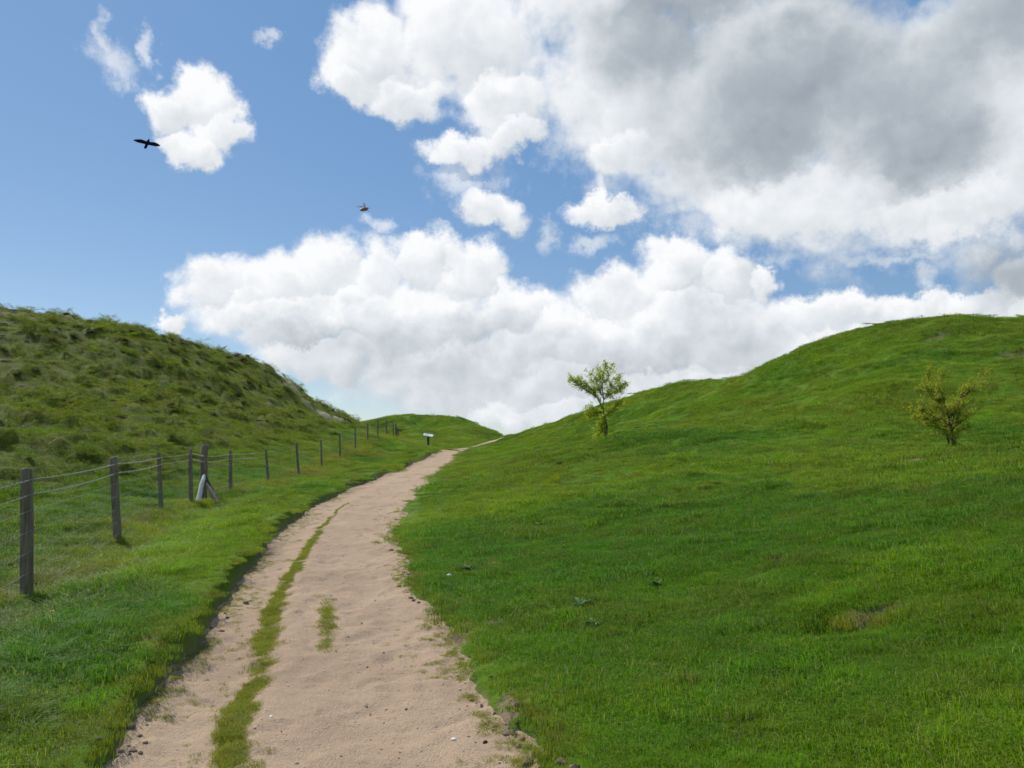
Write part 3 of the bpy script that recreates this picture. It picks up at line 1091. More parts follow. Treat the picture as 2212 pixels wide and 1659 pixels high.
    for (px, py, hx, hy, n) in [(715, 1312, 12, 26, 46), (712, 1365, 9, 22, 20), (716, 1340, 12, 12, 14)]:
        for _ in range(n):
            qx, qy = px + random.gauss(0, hx * 0.5), py + random.gauss(0, hy * 0.55)
            d = FPX * EYE / (qy - 929.0)
            ss.append(np.array([[(qx - CX) / FPX * d, d, random.uniform(0.4, 0.9)]]))
    y = np.exp(rng.uniform(math.log(2.2), math.log(40), 2600))
    side = rng.random(len(y)) < 0.5
    ins = rng.exponential(0.13, len(y))
    x = np.where(side, path_left(y) + ins, path_right(y) - ins * 0.8)
    k = fbm(x * 1.6, y * 1.6, 3, 271) > 0.46
    ss.append(np.stack([x[k], y[k], rng.uniform(0.2, 0.6, k.sum())], 1))
    for (sx, sy, wx, wy, kd) in SCRAPES:
        if kd == 0 and sy < 16:
            n = int(40 * (wx + 0.2) * (wy + 0.2) / 0.12)
            a, q = rng.uniform(0, 6.28, n), rng.uniform(0.55, 1.25, n)
            xx2, yy2 = sx + np.cos(a) * q * (wx + 0.12), sy + np.sin(a) * q * (wy + 0.12)
            kk = path_t(xx2, yy2) > 0.04
            ss.append(np.stack([xx2[kk], yy2[kk], rng.uniform(0.5, 1.1, kk.sum())], 1))
    ss = np.vstack(ss)
    x, y, s = ss.T
    z = np.maximum(path_z(x, y), np.where(path_t(x, y) > 0.05, ground_z(x, y), -99)) + 0.004
    n = len(x)
    t = lerp3((0.150, 0.220, 0.022), (0.280, 0.270, 0.045), rng.random(n)) * rng.uniform(0.8, 1.2, (n, 1))
    scatter('path_grass', 'low yellow-green grass strip and weeds growing along the path', 'grass', COL_MOSS, x, y, z, s, t)


grow()


# ------------------------------------------------------------------ materials of things
def wood_mat(name, c0, c1):
    m, N, out = new_mat(name)
    tc = N.n('ShaderNodeTexCoord').outputs['Object']
    st = N.v('MULTIPLY', tc, (22.0, 22.0, 1.6))
    g = N.noise(st, 1.5, 6, 0.65, 0.4)
    s = N.noise(tc, 6.0, 4, 0.6)
    col = N.mix(N.smooth(g, 0.3, 0.7), c0, c1)
    col = N.mix(N.m('MULTIPLY', N.smooth(s, 0.5, 0.75), 0.5), col, (0.07, 0.075, 0.05))
    principled(N, out, col, 0.85, 0.2, bump(N, g, 0.8, 0.01))
    return m


M_POST = wood_mat('weathered_post', (0.13, 0.10, 0.066), (0.26, 0.21, 0.145))
M_WHITE = wood_mat('lichened_stake', (0.60, 0.56, 0.47), (0.84, 0.80, 0.70))
M_BRACE = wood_mat('dark_brace', (0.030, 0.024, 0.017), (0.065, 0.052, 0.038))  # brace's shaded side put into its colour, darker than the posts
M_BARK = wood_mat('bark', (0.045, 0.038, 0.03), (0.12, 0.10, 0.08))


def plain_mat(name, c0, c1, scale=30, rough=0.6, spec=0.3, metal=0.0):
    m, N, out = new_mat(name)
    tc = N.n('ShaderNodeTexCoord').outputs['Object']
    n = N.noise(tc, scale, 4, 0.6)
    b = principled(N, out, N.mix(n, c0, c1), rough, spec, bump(N, n, 0.3, 0.003))
    b.inputs['Metallic'].default_value = metal
    return m


M_WIRE = plain_mat('galvanised_wire', (0.16, 0.175, 0.185), (0.28, 0.30, 0.31), 40, 0.5, 0.5, 0.4)


# ------------------------------------------------------------------ fence
def post_mesh(mb, base, top, r, square=False, seg=10, sink=0.25):
    base, top = Vector(base), Vector(top)
    ax = (top - base).normalized()
    pts, rad = [], []
    n = 7
    for i in range(n):
        f = i / (n - 1)
        p = (base - ax * sink).lerp(top, f)
        pts.append(p + Vector((random.uniform(-1, 1), random.uniform(-1, 1), 0)) * r * 0.06)
        rad.append(r * (1.06 - 0.10 * f))
    pts.append(top + ax * 0.012)
    rad.append(rad[-1] * 0.82)
    mb.tube(pts, rad, seg, True, 0.035)


def build_fence():
    f0 = hit(254, 1160)
    root = empty('wire_fence', (f0.x, f0.y, f0.z))
    tag(root, 'wire stock fence on weathered grey posts running up the bank left of the path', 'fence')
    bpy.context.view_layer.update()
    inv = Matrix.Translation(-Vector(root.location))

    def add(mb, name, mat, smooth=True):
        mb.v = [inv @ Vector(q) for q in mb.v]
        return mb.build(name, mat, root, smooth)

    tops = []
    b0 = Vector((-3.35, 3.5, float(ground_z(-3.35, 3.5))))
    line = [(b0, b0 + Vector((0, 0, 1.18)))]
    for (tx, ty, bx, by, d) in POSTS:
        p = at(bx, by, d)
        x, y = p.x, p.y
        z = float(ground_z(x, y))
        q = at(tx, ty, d)
        h = min(max(q.z - z, 0.95), 1.45)
        base = Vector((x, y, z))
        top = Vector((q.x, d + random.uniform(-0.03, 0.03), z + h))
        line.append((base, top))
    for i, (b, t) in enumerate(line):
        mb = MB()
        post_mesh(mb, b, t, (0.054 if i in (1, 2) else 0.046) + random.uniform(-0.005, 0.005))
        add(mb, 'post', M_POST)
    # strainer post and its brace
    ps = at(438, 1081, 18.6)
    ps.z = float(ground_z(ps.x, ps.y))
    ts = Vector((ps.x, ps.y, at(438, 963, 18.6).z))
    mb = MB(); post_mesh(mb, ps, ts, 0.085)
    add(mb, 'strainer_post', M_POST)
    q = at(474, 1097, 17.2)
    q = Vector((q.x, q.y, float(ground_z(q.x, q.y))))
    up = ps.lerp(ts, 0.46) + Vector((0.06, -0.07, 0))
    mb = MB(); post_mesh(mb, q, up, 0.055, sink=0.15)
    add(mb, 'brace', M_BRACE)
    # far end posts beside the gap in the bank
    for (px, ty, by, lean, r) in ((856, 914, 943, 0.05, 0.07), (861, 921, 944, 0.12, 0.06)):
        p = at(px, by, 66.5)
        z = float(ground_z(p.x, p.y))
        mb = MB(); post_mesh(mb, (p.x, p.y, z), (p.x - lean, p.y, z + (by - ty) / FPX * 66.5), r)
        add(mb, 'post', M_POST)
    # line wires: two barbed on top, net below
    fr = [0.93, 0.82, 0.70, 0.55, 0.40, 0.25, 0.10]
    seq = line[:5] + [(ps, ts)] + line[5:]
    seq = sorted(seq, key=lambda q: q[0].y)
    for wi, f in enumerate(fr):
        mb = MB()
        pts = []
        for (b, t), (b2, t2) in zip(seq[:-1], seq[1:]):
            a, c = b.lerp(t, f), b2.lerp(t2, f)
            if (b - ps).length < 0.01:
                a = b + Vector((0, 0, f * 1.2))
            if (b2 - ps).length < 0.01:
                c = b2 + Vector((0, 0, f * 1.2))
            L = (c - a).length
            nn = max(4, int(L / 0.5))
            for i in range(nn):
                s = i / nn
                p = a.lerp(c, s)
                p.z -= 0.02 * L / 4 * 4 * s * (1 - s) * (1.0 + 0.3 * math.sin(wi * 2.1))
                p.x += 0.055 * (1 if wi < 2 else 0.9)
                pts.append(p)
        if wi < 2:
            for ph in (0, math.pi):
                tw = []
                for i, (p, p2) in enumerate(zip(pts[:-1], pts[1:])):
                    kk = 6 if p.y < 25 else 1
                    for s in range(kk):
                        an = ph + (i * 6 + s) * math.pi / 2.2
                        tw.append(p.lerp(p2, s / kk) + Vector((0, math.cos(an) * 0.0035, math.sin(an) * 0.0035)))
                mb.tube(tw, 0.0023, 4, False)
            d = 0.0
            for p, p2 in zip(pts[:-1], pts[1:]):
                if p.y > 24:
                    break
                for s in (0.0, 0.25, 0.5, 0.75):
                    c = p.lerp(p2, s)
                    for an in (0.6, 2.2):
                        e = Vector((0.3, math.cos(an), math.sin(an))).normalized() * 0.018
                        mb.tube([c - e, c + e], 0.0016, 3, False)
        else:
            mb.tube(pts, 0.0022 if wi != 2 else 0.0026, 4, False)
        add(mb, 'wire', M_WIRE)
    # vertical stays of the net
    mb = MB()
    for (b, t), (b2, t2) in zip(seq[:-1], seq[1:]):
        if b.y > 40:
            continue
        L = (b2 - b).length
        nn = int(L / (0.16 if b.y < 20 else 0.3))
        for i in range(1, nn):
            s = i / nn
            lo, hi = b.lerp(b2, s), None
            a = b.lerp(t, 0.10).lerp(b2.lerp(t2, 0.10), s)
            hi = b.lerp(t, 0.70).lerp(b2.lerp(t2, 0.70), s)
            sag = 0.02 * L * s * (1 - s)
            o = Vector((0.05, 0, -sag))
            mid = a.lerp(hi, 0.5) + Vector((0, 0.008, 0))
            mb.tube([a + o, mid + o, hi + o], 0.0013, 3, False)
    o = add(mb, 'net_stays', M_WIRE)
    o['kind'] = 'stuff'
    # whitish stake leaning on the strainer
    a = at(427, 1087, 17.9)
    a = Vector((a.x, a.y, float(ground_z(a.x, a.y))))
    tp = Vector((at(436.5, 1031, 18.3).x, 18.42, a.z + 0.64))
    mb = MB()
    pts = [a - (tp - a) * 0.12]
    rad = [0.05]
    for i in range(1, 9):
        pts.append(a.lerp(tp, i / 8) + Vector((random.uniform(-.006, .006), 0, 0)))
        rad.append(0.052 + random.uniform(-.006, .006) - 0.006 * (i > 6) - 0.02 * (i > 7))
    mb.tube(pts, rad, 12, True, 0.06)
    o = mb.build('stake', M_WHITE, None, True)
    tag(o, 'short thick whitish stake leaning against the strainer post of the wire fence', 'stake')


build_fence()


# ------------------------------------------------------------------ information board
def build_sign():
    d = 62.0
    b = at(925, 966, d)
    z = float(ground_z(b.x, b.y))
    root = empty('information_board', (b.x, b.y, z), 0.0)
    tag(root, 'low lectern information board with a white sloping panel on a dark post', 'sign')
    dark = plain_mat('dark_green_metal', (0.02, 0.03, 0.022), (0.05, 0.06, 0.05), 20, 0.5, 0.4)
    white = plain_mat('white_panel', (0.72, 0.74, 0.76), (0.82, 0.83, 0.83), 3, 0.35, 0.5)
    h = 0.88
    mb = MB()
    mb.box((0, 0, h / 2 - 0.15), 0.16, 0.10, h + 0.30)
    mb.build('post', dark, root)
    rot = Euler((math.radians(22), math.radians(9), 0)).to_matrix()
    mb = MB()
    mb.box((0, -0.02, h + 0.03), 0.78, 0.52, 0.035, rot)
    fr = mb.build('frame', dark, root)
    mb = MB()
    mb.box(Vector((0, -0.02, h + 0.03)) + rot @ Vector((0, 0, 0.022)), 0.74, 0.48, 0.014, rot)
    mb.build('panel', white, root)
    pic = plain_mat('printed_picture', (0.30, 0.38, 0.42), (0.5, 0.52, 0.45), 6, 0.4, 0.5)
    mb = MB()
    mb.box(Vector((0, -0.02, h + 0.03)) + rot @ Vector((-0.12, 0.02, 0.0305)), 0.30, 0.26, 0.003, rot)
    mb.build('picture', pic, root)


build_sign()


# ------------------------------------------------------------------ hawthorns
def leaf_mat(name, c0, c1, c2):
    m, N, out = new_mat(name)
    bl = N.n('ShaderNodeAttribute', attribute_name='bl').outputs['Fac']
    ramp = N.n('ShaderNodeValToRGB')
    N.link(bl, ramp.inputs[0])
    e = ramp.color_ramp.elements
    e[0].position, e[0].color = 0.0, (*c0, 1)
    e[1].position, e[1].color = 1.0, (*c2, 1)
    x = e.new(0.93); x.color = (*c1, 1)
    d = N.n('ShaderNodeBsdfPrincipled')
    N.link(ramp.outputs[0], d.inputs['Base Color'])
    d.inputs['Roughness'].default_value = 0.5
    d.inputs['Specular IOR Level'].default_value = 0.3
    tr = N.n('ShaderNodeBsdfTranslucent')
    N.link(N.mix(1.0, ramp.outputs[0], (1.5, 1.5, 0.6), 'MULTIPLY'), tr.inputs[0])
    mx = N.n('ShaderNodeMixShader')
    mx.inputs[0].default_value = 0.55
    N.link(d.outputs[0], mx.inputs[1])
    N.link(tr.outputs[0], mx.inputs[2])
    N.link(mx.outputs[0], out.inputs[0])
    return m


def hawthorn(name, label, px, py, d, origin, unit, trunk, limbs, mat, seed, leaf=0.03, per=7, twig_len=0.2, trunk_r=0.045, dens=1.0):
    R = random.Random(seed)
    b = at(px, py, d)
    z = float(ground_z(b.x, b.y))
    root = empty(name, (b.x, b.y, z))
    tag(root, label, 'tree')

    def P(c, dep=0.0):
        return Vector(((c[0] - origin[0]) * unit, dep, (origin[1] - c[1]) * unit))
    tb, br = MB(), MB()
    LV, LF, LB = [], [], []

    def leaves(p, n, spread):
        for _ in range(n):
            c = p + Vector((R.gauss(0, 1), R.gauss(0, 1), R.gauss(0, 1))) * spread
            nrm = Vector((R.gauss(0, 1), R.gauss(0, 1), R.gauss(0.6, 1))).normalized()
            a = nrm.orthogonal().normalized()
            a = Matrix.Rotation(R.uniform(0, 6.28), 3, nrm) @ a
            q = nrm.cross(a)
            s = leaf * R.uniform(0.6, 1.25)
            i = len(LV)
            LV.extend([c - a * s * 0.5, c + q * s * 0.34 + nrm * s * .08, c + a * s * 0.55, c - q * s * 0.34 + nrm * s * .08])
            LF.append((i, i + 1, i + 2, i + 3))
            LB.extend([R.random()] * 4)

    def wiggle(pts, amp, n=3):
        out = []
        for a, b2 in zip(pts[:-1], pts[1:]):
            for i in range(n):
                p = a.lerp(b2, i / n)
                if out:
                    p = p + Vector((R.gauss(0, 1), R.gauss(0, 1), R.gauss(0, 1))) * amp
                out.append(p)
        out.append(pts[-1])
        return out
    tp = wiggle([P((origin[0], origin[1] + 0.15 / unit))] + [P(c) for c in trunk], 0.008)
    n = len(tp)
    tb.tube(tp, [trunk_r * (1.25 - 0.85 * i / (n - 1)) for i in range(n)], 9, True, 0.12)
    # a second stem twisted beside the first
    tp2 = wiggle([P((origin[0], origin[1] + 0.15 / unit)) + Vector((-0.08, 0.05, 0))] + [P(c, 0.06) + Vector((-0.05, 0, 0)) for c in trunk[:-1]], 0.012)
    n = len(tp2)
    tb.tube(tp2, [trunk_r * 0.6 * (1.25 - 0.8 * i / (n - 1)) for i in range(n)], 7, True, 0.12)
    for li, (chain, bush) in enumerate(limbs):
        for dep_sign in (0.0, R.choice((-1, 1)) * 1.0):
            end = R.uniform(0.15, 0.55) * dep_sign + R.uniform(-0.12, 0.12)
            m = len(chain)
            scale = 1.0 if dep_sign == 0 else R.uniform(0.72, 0.92)
            base = P(chain[0])
            pts = []
            for i, c in enumerate(chain):
                p = base + (P(c) - base) * scale
                p.y += end * (i / (m - 1)) ** 0.8
                pts.append(p)
            pts = wiggle(pts, 0.012)
            n = len(pts)
            r0 = trunk_r * 0.34
            br.tube(pts, [r0 * (1 - 0.85 * i / (n - 1)) for i in range(n)], 6, True, 0.1)
            for i in range(1, n):
                f = i / (n - 1)
                for _ in range(2):
                    if R.random() > bush * dens * (0.35 + 0.75 * f):
                        continue
                    dirn = ((pts[i] - pts[i - 1]).normalized() * 0.7 + Vector((R.gauss(0, 1), R.gauss(0, 1), R.gauss(0.35, 0.9))).normalized()).normalized()
                    L = twig_len * R.uniform(0.4, 1.1)
                    t2 = [pts[i], pts[i] + dirn * L * 0.5 + Vector((0, 0, 0.01)), pts[i] + dirn * L]
                    br.tube(t2, [r0 * 0.28, r0 * 0.2, r0 * 0.08], 4, False)
                    for k in range(1, 7):
                        p = t2[0].lerp(t2[2], k / 6)
                        leaves(p, R.randint(per // 2, per), leaf * 0.85)
                if f > 0.25 and R.random() < bush:
                    leaves(pts[i], per, leaf * 1.1)
    tb.build('trunk', M_BARK, root, True)
    br.build('branches', M_BARK, root, True)
    cr = mesh_obj('crown', LV, LF, mat, root)
    a = cr.data.attributes.new('bl', 'FLOAT', 'POINT')
    a.data.foreach_set('value', np.array(LB, np.float32))
    cr['kind'] = 'stuff'
    return root


M_LEAF_A = leaf_mat('young_hawthorn_leaf', (0.19, 0.27, 0.03), (0.35, 0.40, 0.06), (0.45, 0.40, 0.12))
M_LEAF_B = leaf_mat('olive_hawthorn_leaf', (0.18, 0.23, 0.025), (0.31, 0.33, 0.05), (0.44, 0.26, 0.06))

hawthorn('hawthorn_tree', 'taller young hawthorn standing against the sky on the right bank, leaning left', 1309, 953, 29.0, (735, 1245), 0.00318,
         [(742, 1100), (727, 1000), (706, 880), (715, 780)],
         [([(705, 900), (640, 760), (560, 700), (480, 640), (400, 590), (345, 540)], 0.95),
          ([(690, 850), (600, 700), (500, 590), (400, 560)], 0.8),
          ([(715, 790), (660, 650), (610, 540), (545, 470)], 0.9),
          ([(715, 780), (700, 620), (715, 480), (735, 390)], 1.0),
          ([(700, 650), (660, 540), (640, 440)], 0.7),
          ([(718, 775), (790, 650), (765, 520), (812, 405)], 0.95),
          ([(715, 790), (830, 690), (900, 640), (955, 620)], 0.9),
          ([(860, 670), (890, 590), (884, 510)], 0.7),
          ([(715, 790), (800, 720), (900, 680)], 0.9),
          ([(705, 950), (620, 920), (560, 940), (500, 955)], 0.85),
          ([(700, 930), (600, 890), (510, 850)], 0.55),
          ([(720, 980), (790, 920), (850, 850), (893, 820)], 0.95),
          ([(720, 990), (800, 930), (860, 900)], 0.9),
          ([(735, 1060), (690, 1000), (640, 980)], 0.9),
          ([(735, 1120), (700, 1050), (650, 1090)], 0.8),
          ([(735, 1180), (690, 1140), (670, 1180)], 0.5),
          ([(735, 1240), (690, 1210), (640, 1190)], 0.4)],
         M_LEAF_A, 3, 0.046, 9, 0.26, 0.036, 0.95)

hawthorn('hawthorn_tree', 'low spreading olive hawthorn bush on the slope at the far right, forked like a V', 2065, 968, 15.0, (1000, 1335), 0.00162,
         [(975, 1200), (960, 1110), (932, 960), (905, 860)],
         [([(930, 960), (840, 800), (740, 650), (712, 500), (720, 420)], 1.0),
          ([(850, 810), (700, 720), (650, 600)], 0.9),
          ([(830, 800), (770, 700), (650, 610)], 0.9),
          ([(950, 1080), (820, 990), (690, 1000), (620, 980), (550, 960)], 0.85),
          ([(830, 1000), (700, 920), (640, 890), (610, 820)], 1.0),
          ([(920, 930), (800, 880), (700, 860)], 1.0),
          ([(950, 1130), (860, 1110), (740, 1080), (690, 1040)], 0.7),
          ([(960, 1080), (1020, 900), (1080, 760), (1180, 680), (1300, 590), (1340, 490), (1440, 440)], 0.7),
          ([(1080, 760), (1130, 660), (1200, 620)], 0.85),
          ([(1150, 700), (1250, 670), (1350, 650)], 0.85),
          ([(1000, 950), (1100, 850), (1230, 800)], 0.95),
          ([(920, 930), (950, 870), (990, 830)], 1.0),
          ([(940, 1000), (1000, 930), (1060, 860)], 1.0),
          ([(980, 1090), (1050, 1020), (1130, 985)], 0.7),
          ([(990, 1230), (930, 1190), (850, 1170)], 0.6),
          ([(985, 1180), (1060, 1120), (1120, 1090)], 0.8),
          ([(970, 1150), (900, 1040), (840, 940)], 1.0),
          ([(970, 1120), (1040, 1000), (1090, 900)], 1.0)],
         M_LEAF_B, 5, 0.027, 9, 0.15, 0.030, 0.95)


# ------------------------------------------------------------------ crow and beetle
def skin_body(name, verts, edges, radii, mat, parent=None, levels=2):
    me = bpy.data.meshes.new(name)
    me.from_pydata(verts, edges, [])
    o = bpy.data.objects.new(name, me)
    C.objects.link(o)
    md = o.modifiers.new('skin', 'SKIN')
    sv = me.skin_vertices
    if not sv:
        bm = bmesh.new(); bm.from_mesh(me); bm.verts.layers.skin.verify(); bm.to_mesh(me); bm.free()
    for i, r in enumerate(radii):
        me.skin_vertices[0].data[i].radius = r if isinstance(r, tuple) else (r, r)
    me.skin_vertices[0].data[0].use_root = True
    md2 = o.modifiers.new('sub', 'SUBSURF')
    md2.levels = md2.render_levels = levels
    me.materials.append(mat)
    if parent:
        o.parent = parent
    return o


def loft(rings):
    """closed surface through rings of equal length"""
    v, f = [], []
    k = len(rings[0])
    for r in rings:
        v.extend(r)
    for i in range(len(rings) - 1):
        for j in range(k):
            j2 = (j + 1) % k
            f.append((i * k + j, i * k + j2, (i + 1) * k + j2, (i + 1) * k + j))
    f.append(tuple(range(k))[::-1])
    f.append(tuple((len(rings) - 1) * k + j for j in range(k)))
    return v, f


def build_crow():
    black = plain_mat('black_feathers', (0.006, 0.006, 0.009), (0.014, 0.014, 0.02), 12, 0.9, 0.05)
    d = 29.0
    p = at(318, 310, d)
    # x along the wings, y along the body (head towards +y), z up: one continuous surface grown in bmesh
    bm = bmesh.new()
    K = 12
    prof = [(-0.30, 0.006, 0.030), (-0.22, 0.014, 0.060), (-0.14, 0.035, 0.045), (-0.06, 0.055, 0.055), (0.03, 0.062, 0.062), (0.11, 0.055, 0.055), (0.16, 0.038, 0.036), (0.195, 0.036, 0.034), (0.225, 0.026, 0.024), (0.25, 0.011, 0.010), (0.285, 0.003, 0.003)]
    rings = []
    for (yy, rz, rx) in prof:
        rings.append([bm.verts.new((rx * math.cos(2 * math.pi * j / K), yy, rz * math.sin(2 * math.pi * j / K))) for j in range(K)])
    skip = {(3, 0), (3, 11), (4, 0), (4, 11), (3, 5), (3, 6), (4, 5), (4, 6)}
    for i in range(len(prof) - 1):
        for j in range(K):
            if (i, j) in skip:
                continue
            bm.faces.new((rings[i][j], rings[i + 1][j], rings[i + 1][(j + 1) % K], rings[i][(j + 1) % K]))
    bm.faces.new(rings[0]); bm.faces.new(rings[-1][::-1])

    def wing(loop, sgn):
        # sections of (span, lead y, trail y, height, thickness)
        cur = loop
        secs = [(0.13, 0.12, -0.08, 0.010, 0.016), (0.22, 0.15, -0.07, 0.006, 0.013), (0.30, 0.14, -0.07, 0.004, 0.010), (0.38, 0.09, -0.06, 0.014, 0.007), (0.44, 0.035, -0.045, 0.035, 0.005), (0.485, -0.03, -0.055, 0.060, 0.003)]
        for (sx, ya, yb, zz, th) in secs:
            ym = (ya + yb) / 2
            # same order as the loop: trail, mid low, lead, mid high ... eight points round the section
            order = [(yb, 0), (ym, 1), (ya, 2)]
            new = []
            for v in cur:
                pass
            pts = [(yb, 0.0), (ym, -th), (ya, 0.0), (ya, th * 0.6), (ym, th), (yb, th * 0.5)]
            ring = [bm.verts.new((sgn * sx, q, zz + s)) for q, s in pts]
            for j in range(6):
                a, b, c, e = cur[j], cur[(j + 1) % 6], ring[(j + 1) % 6], ring[j]
                bm.faces.new((a, b, c, e))
            cur = ring
        bm.faces.new(cur)
    # opening on the right: rows 3..5, columns 11 (below), 0, 1 (above)
    wing([rings[3][11], rings[4][11], rings[5][11], rings[5][1], rings[4][1], rings[3][1]], 1)
    wing([rings[3][7], rings[4][7], rings[5][7], rings[5][5], rings[4][5], rings[3][5]], -1)
    bmesh.ops.recalc_face_normals(bm, faces=bm.faces)
    me = bpy.data.meshes.new('crow')
    bm.to_mesh(me); bm.free()
    me.polygons.foreach_set('use_smooth', [True] * len(me.polygons))
    me.materials.append(black)
    o = bpy.data.objects.new('crow', me)
    C.objects.link(o)
    md = o.modifiers.new('sub', 'SUBSURF')
    md.levels = md.render_levels = 1
    o.location = p
    # flying away and to the left, tail towards us and below, banked to the right
    o.rotation_euler = Euler((math.radians(62), math.radians(9), math.radians(12)), 'XYZ')
    tag(o, 'black crow gliding with spread wings beside the small cloud', 'bird')


build_crow()


def build_beetle():
    d = 1.5
    p = at(787, 452, d)
    root = empty('beetle', p, math.radians(0))
    root.rotation_euler = Euler((0, math.radians(-8), math.radians(-12)), 'XYZ')
    root.scale = (0.66, 0.66, 0.66)
    tag(root, 'small brown flying beetle with open wings in the blue sky above the long cloud', 'insect')
    brown = plain_mat('chestnut_wing_case', (0.36, 0.17, 0.07), (0.50, 0.26, 0.12), 300, 0.35, 0.5)
    dark = plain_mat('dark_underside', (0.16, 0.10, 0.07), (0.30, 0.19, 0.13), 300, 0.5, 0.4)
    m, N, out = new_mat('clear_wing')
    b = principled(N, out, (0.45, 0.34, 0.22), 0.3, 0.5)
    b.inputs['Alpha'].default_value = 0.45
    K = 12
    prof = [(-0.014, 0.0008, 0.0008), (-0.011, 0.003, 0.0032), (-0.006, 0.0048, 0.0050), (0.0, 0.0052, 0.0055), (0.005, 0.0048, 0.0050), (0.0075, 0.0040, 0.0042), (0.0105, 0.0030, 0.0034), (0.0125, 0.0012, 0.0014)]
    rings = [[(x, ry * math.cos(2 * math.pi * j / K), rz * math.sin(2 * math.pi * j / K)) for j in range(K)] for x, rz, ry in prof]
    v, f = loft(rings)
    mesh_obj('body', v, f, dark, root, True)
    for s in (-1, 1):
        # wing case: curved shell raised and swung out
        v, f = [], []
        n, k = 8, 5
        for lay in (0, 1):
            for i in range(n):
                t = i / (n - 1)
                w = 0.0052 * math.sin(math.pi * (0.12 + 0.80 * t)) ** 0.6
                for j in range(k):
                    u = j / (k - 1) * 2 - 1
                    v.append((0.004 - 0.0155 * t, s * (0.004 + 0.006 * t + u * w * 0.5), 0.0045 + 0.0055 * t - 0.0012 * u * u + lay * 0.0005))
        for lay in (0, 1):
            for i in range(n - 1):
                for j in range(k - 1):
                    a = lay * n * k + i * k + j
                    f.append((a, a + 1, a + k + 1, a + k))
        mesh_obj('wing_case', v, f, brown, root, True)
        v, f = [], []
        n, k = 7, 4
        for lay in (0, 1):
            for i in range(n):
                t = i / (n - 1)
                w = 0.0075 * math.sin(math.pi * (0.1 + 0.84 * t)) ** 0.7
                for j in range(k):
                    u = j / (k - 1) * 2 - 1
                    if s < 0:      # far wing lifted nearly upright
                        v.append((0.001 - 0.003 * t + u * w * .5, 0.003 + 0.006 * t, 0.004 + 0.019 * t + lay * .0002))
                    else:          # near wing swept back
                        v.append((-0.002 - 0.021 * t, -0.002 - 0.008 * t + u * w * .5, 0.004 + 0.006 * t + lay * .0002))
        for lay in (0, 1):
            for i in range(n - 1):
                for j in range(k - 1):
                    a = lay * n * k + i * k + j
                    f.append((a, a + 1, a + k + 1, a + k))
        mesh_obj('wing', v, f, m, root, True)
    for s in (-1, 1):
        for x0, dx in ((0.006, 0.005), (0.001, 0.0), (-0.004, -0.005)):
            mb = MB()
            mb.tube([(x0, s * 0.003, -0.003), (x0 + dx * .6, s * 0.007, -0.004), (x0 + dx * 1.1, s * 0.008, -0.0075)], [0.0006, 0.0005, 0.0003], 5)
            mb.build('leg', dark, root, True)
        mb = MB()
        mb.tube([(0.0115, s * 0.001, 0.0005), (0.014, s * 0.003, 0.002), (0.0165, s * 0.005, 0.002)], [0.0003, 0.0003, 0.0006], 5)
        mb.build('antenna', dark, root, True)


build_beetle()


# ------------------------------------------------------------------ small things in the grass and on the path
M_STONE = plain_mat('pale_flint', (0.36, 0.28, 0.20), (0.58, 0.49, 0.38), 25, 0.8, 0.2)
M_FLINT = plain_mat('grey_flint', (0.12, 0.09, 0.065), (0.28, 0.21, 0.155), 25, 0.8, 0.2)
M_WFLINT = plain_mat('white_flint', (0.66, 0.66, 0.64), (0.80, 0.79, 0.76), 40, 0.6, 0.3)


def stone_geo(r, seed):
    R = random.Random(seed)
    bm = bmesh.new()
    bmesh.ops.create_icosphere(bm, subdivisions=1, radius=1.0)
    s = (r * R.uniform(0.8, 1.3), r * R.uniform(0.6, 1.0), r * R.uniform(0.4, 0.7))
    rz = R.uniform(0, 6.28)
    out = []
    for v in bm.verts:
        k = R.uniform(0.75, 1.12)
        p = Vector((v.co.x * s[0], v.co.y * s[1], v.co.z * s[2])) * k
        out.append(Matrix.Rotation(rz, 3, 'Z') @ p)
    f = [tuple(v.index for v in q.verts) for q in bm.faces]
    bm.free()
    return out, f


def pebbles(name, label, n, mat, seed, rmin, rmax, bias):
    R = np.random.default_rng(seed)
    y = np.exp(R.uniform(math.log(2.5), math.log(26), n))
    u = np.clip(bias + R.normal(0, 0.28, n), 0.02, 0.98)
    xl, xr = path_left(y), path_right(y)
    x = xl + (xr - xl) * u
    z = path_z(x, y)
    rr = rmin + (rmax - rmin) * R.random(n) ** 4
    V, F = [], []
    kinds = [stone_geo(1.0, seed * 1000 + i) for i in range(24)]
    for i in range(n):
        vv, ff = kinds[int(R.integers(0, 24))]
        b = len(V)
        ca, sa, r0 = math.cos(i * 1.7), math.sin(i * 1.7), float(rr[i])
        V += [(x[i] + r0 * (q.x * ca - q.y * sa), y[i] + r0 * (q.x * sa + q.y * ca), z[i] + r0 * (q.z + 0.15)) for q in vv]
        F += [tuple(b + k for k in q) for q in ff]
    o = mesh_obj(name, V, F, mat)
    tag(o, label, 'pebbles', kind='stuff')


pebbles('pebbles', 'pale little stones scattered over the path', 1400, M_STONE, 4, 0.002, 0.012, 0.70)
pebbles('pebbles', 'small dark grit stones scattered over the path', 1200, M_FLINT, 6, 0.002, 0.011, 0.66)


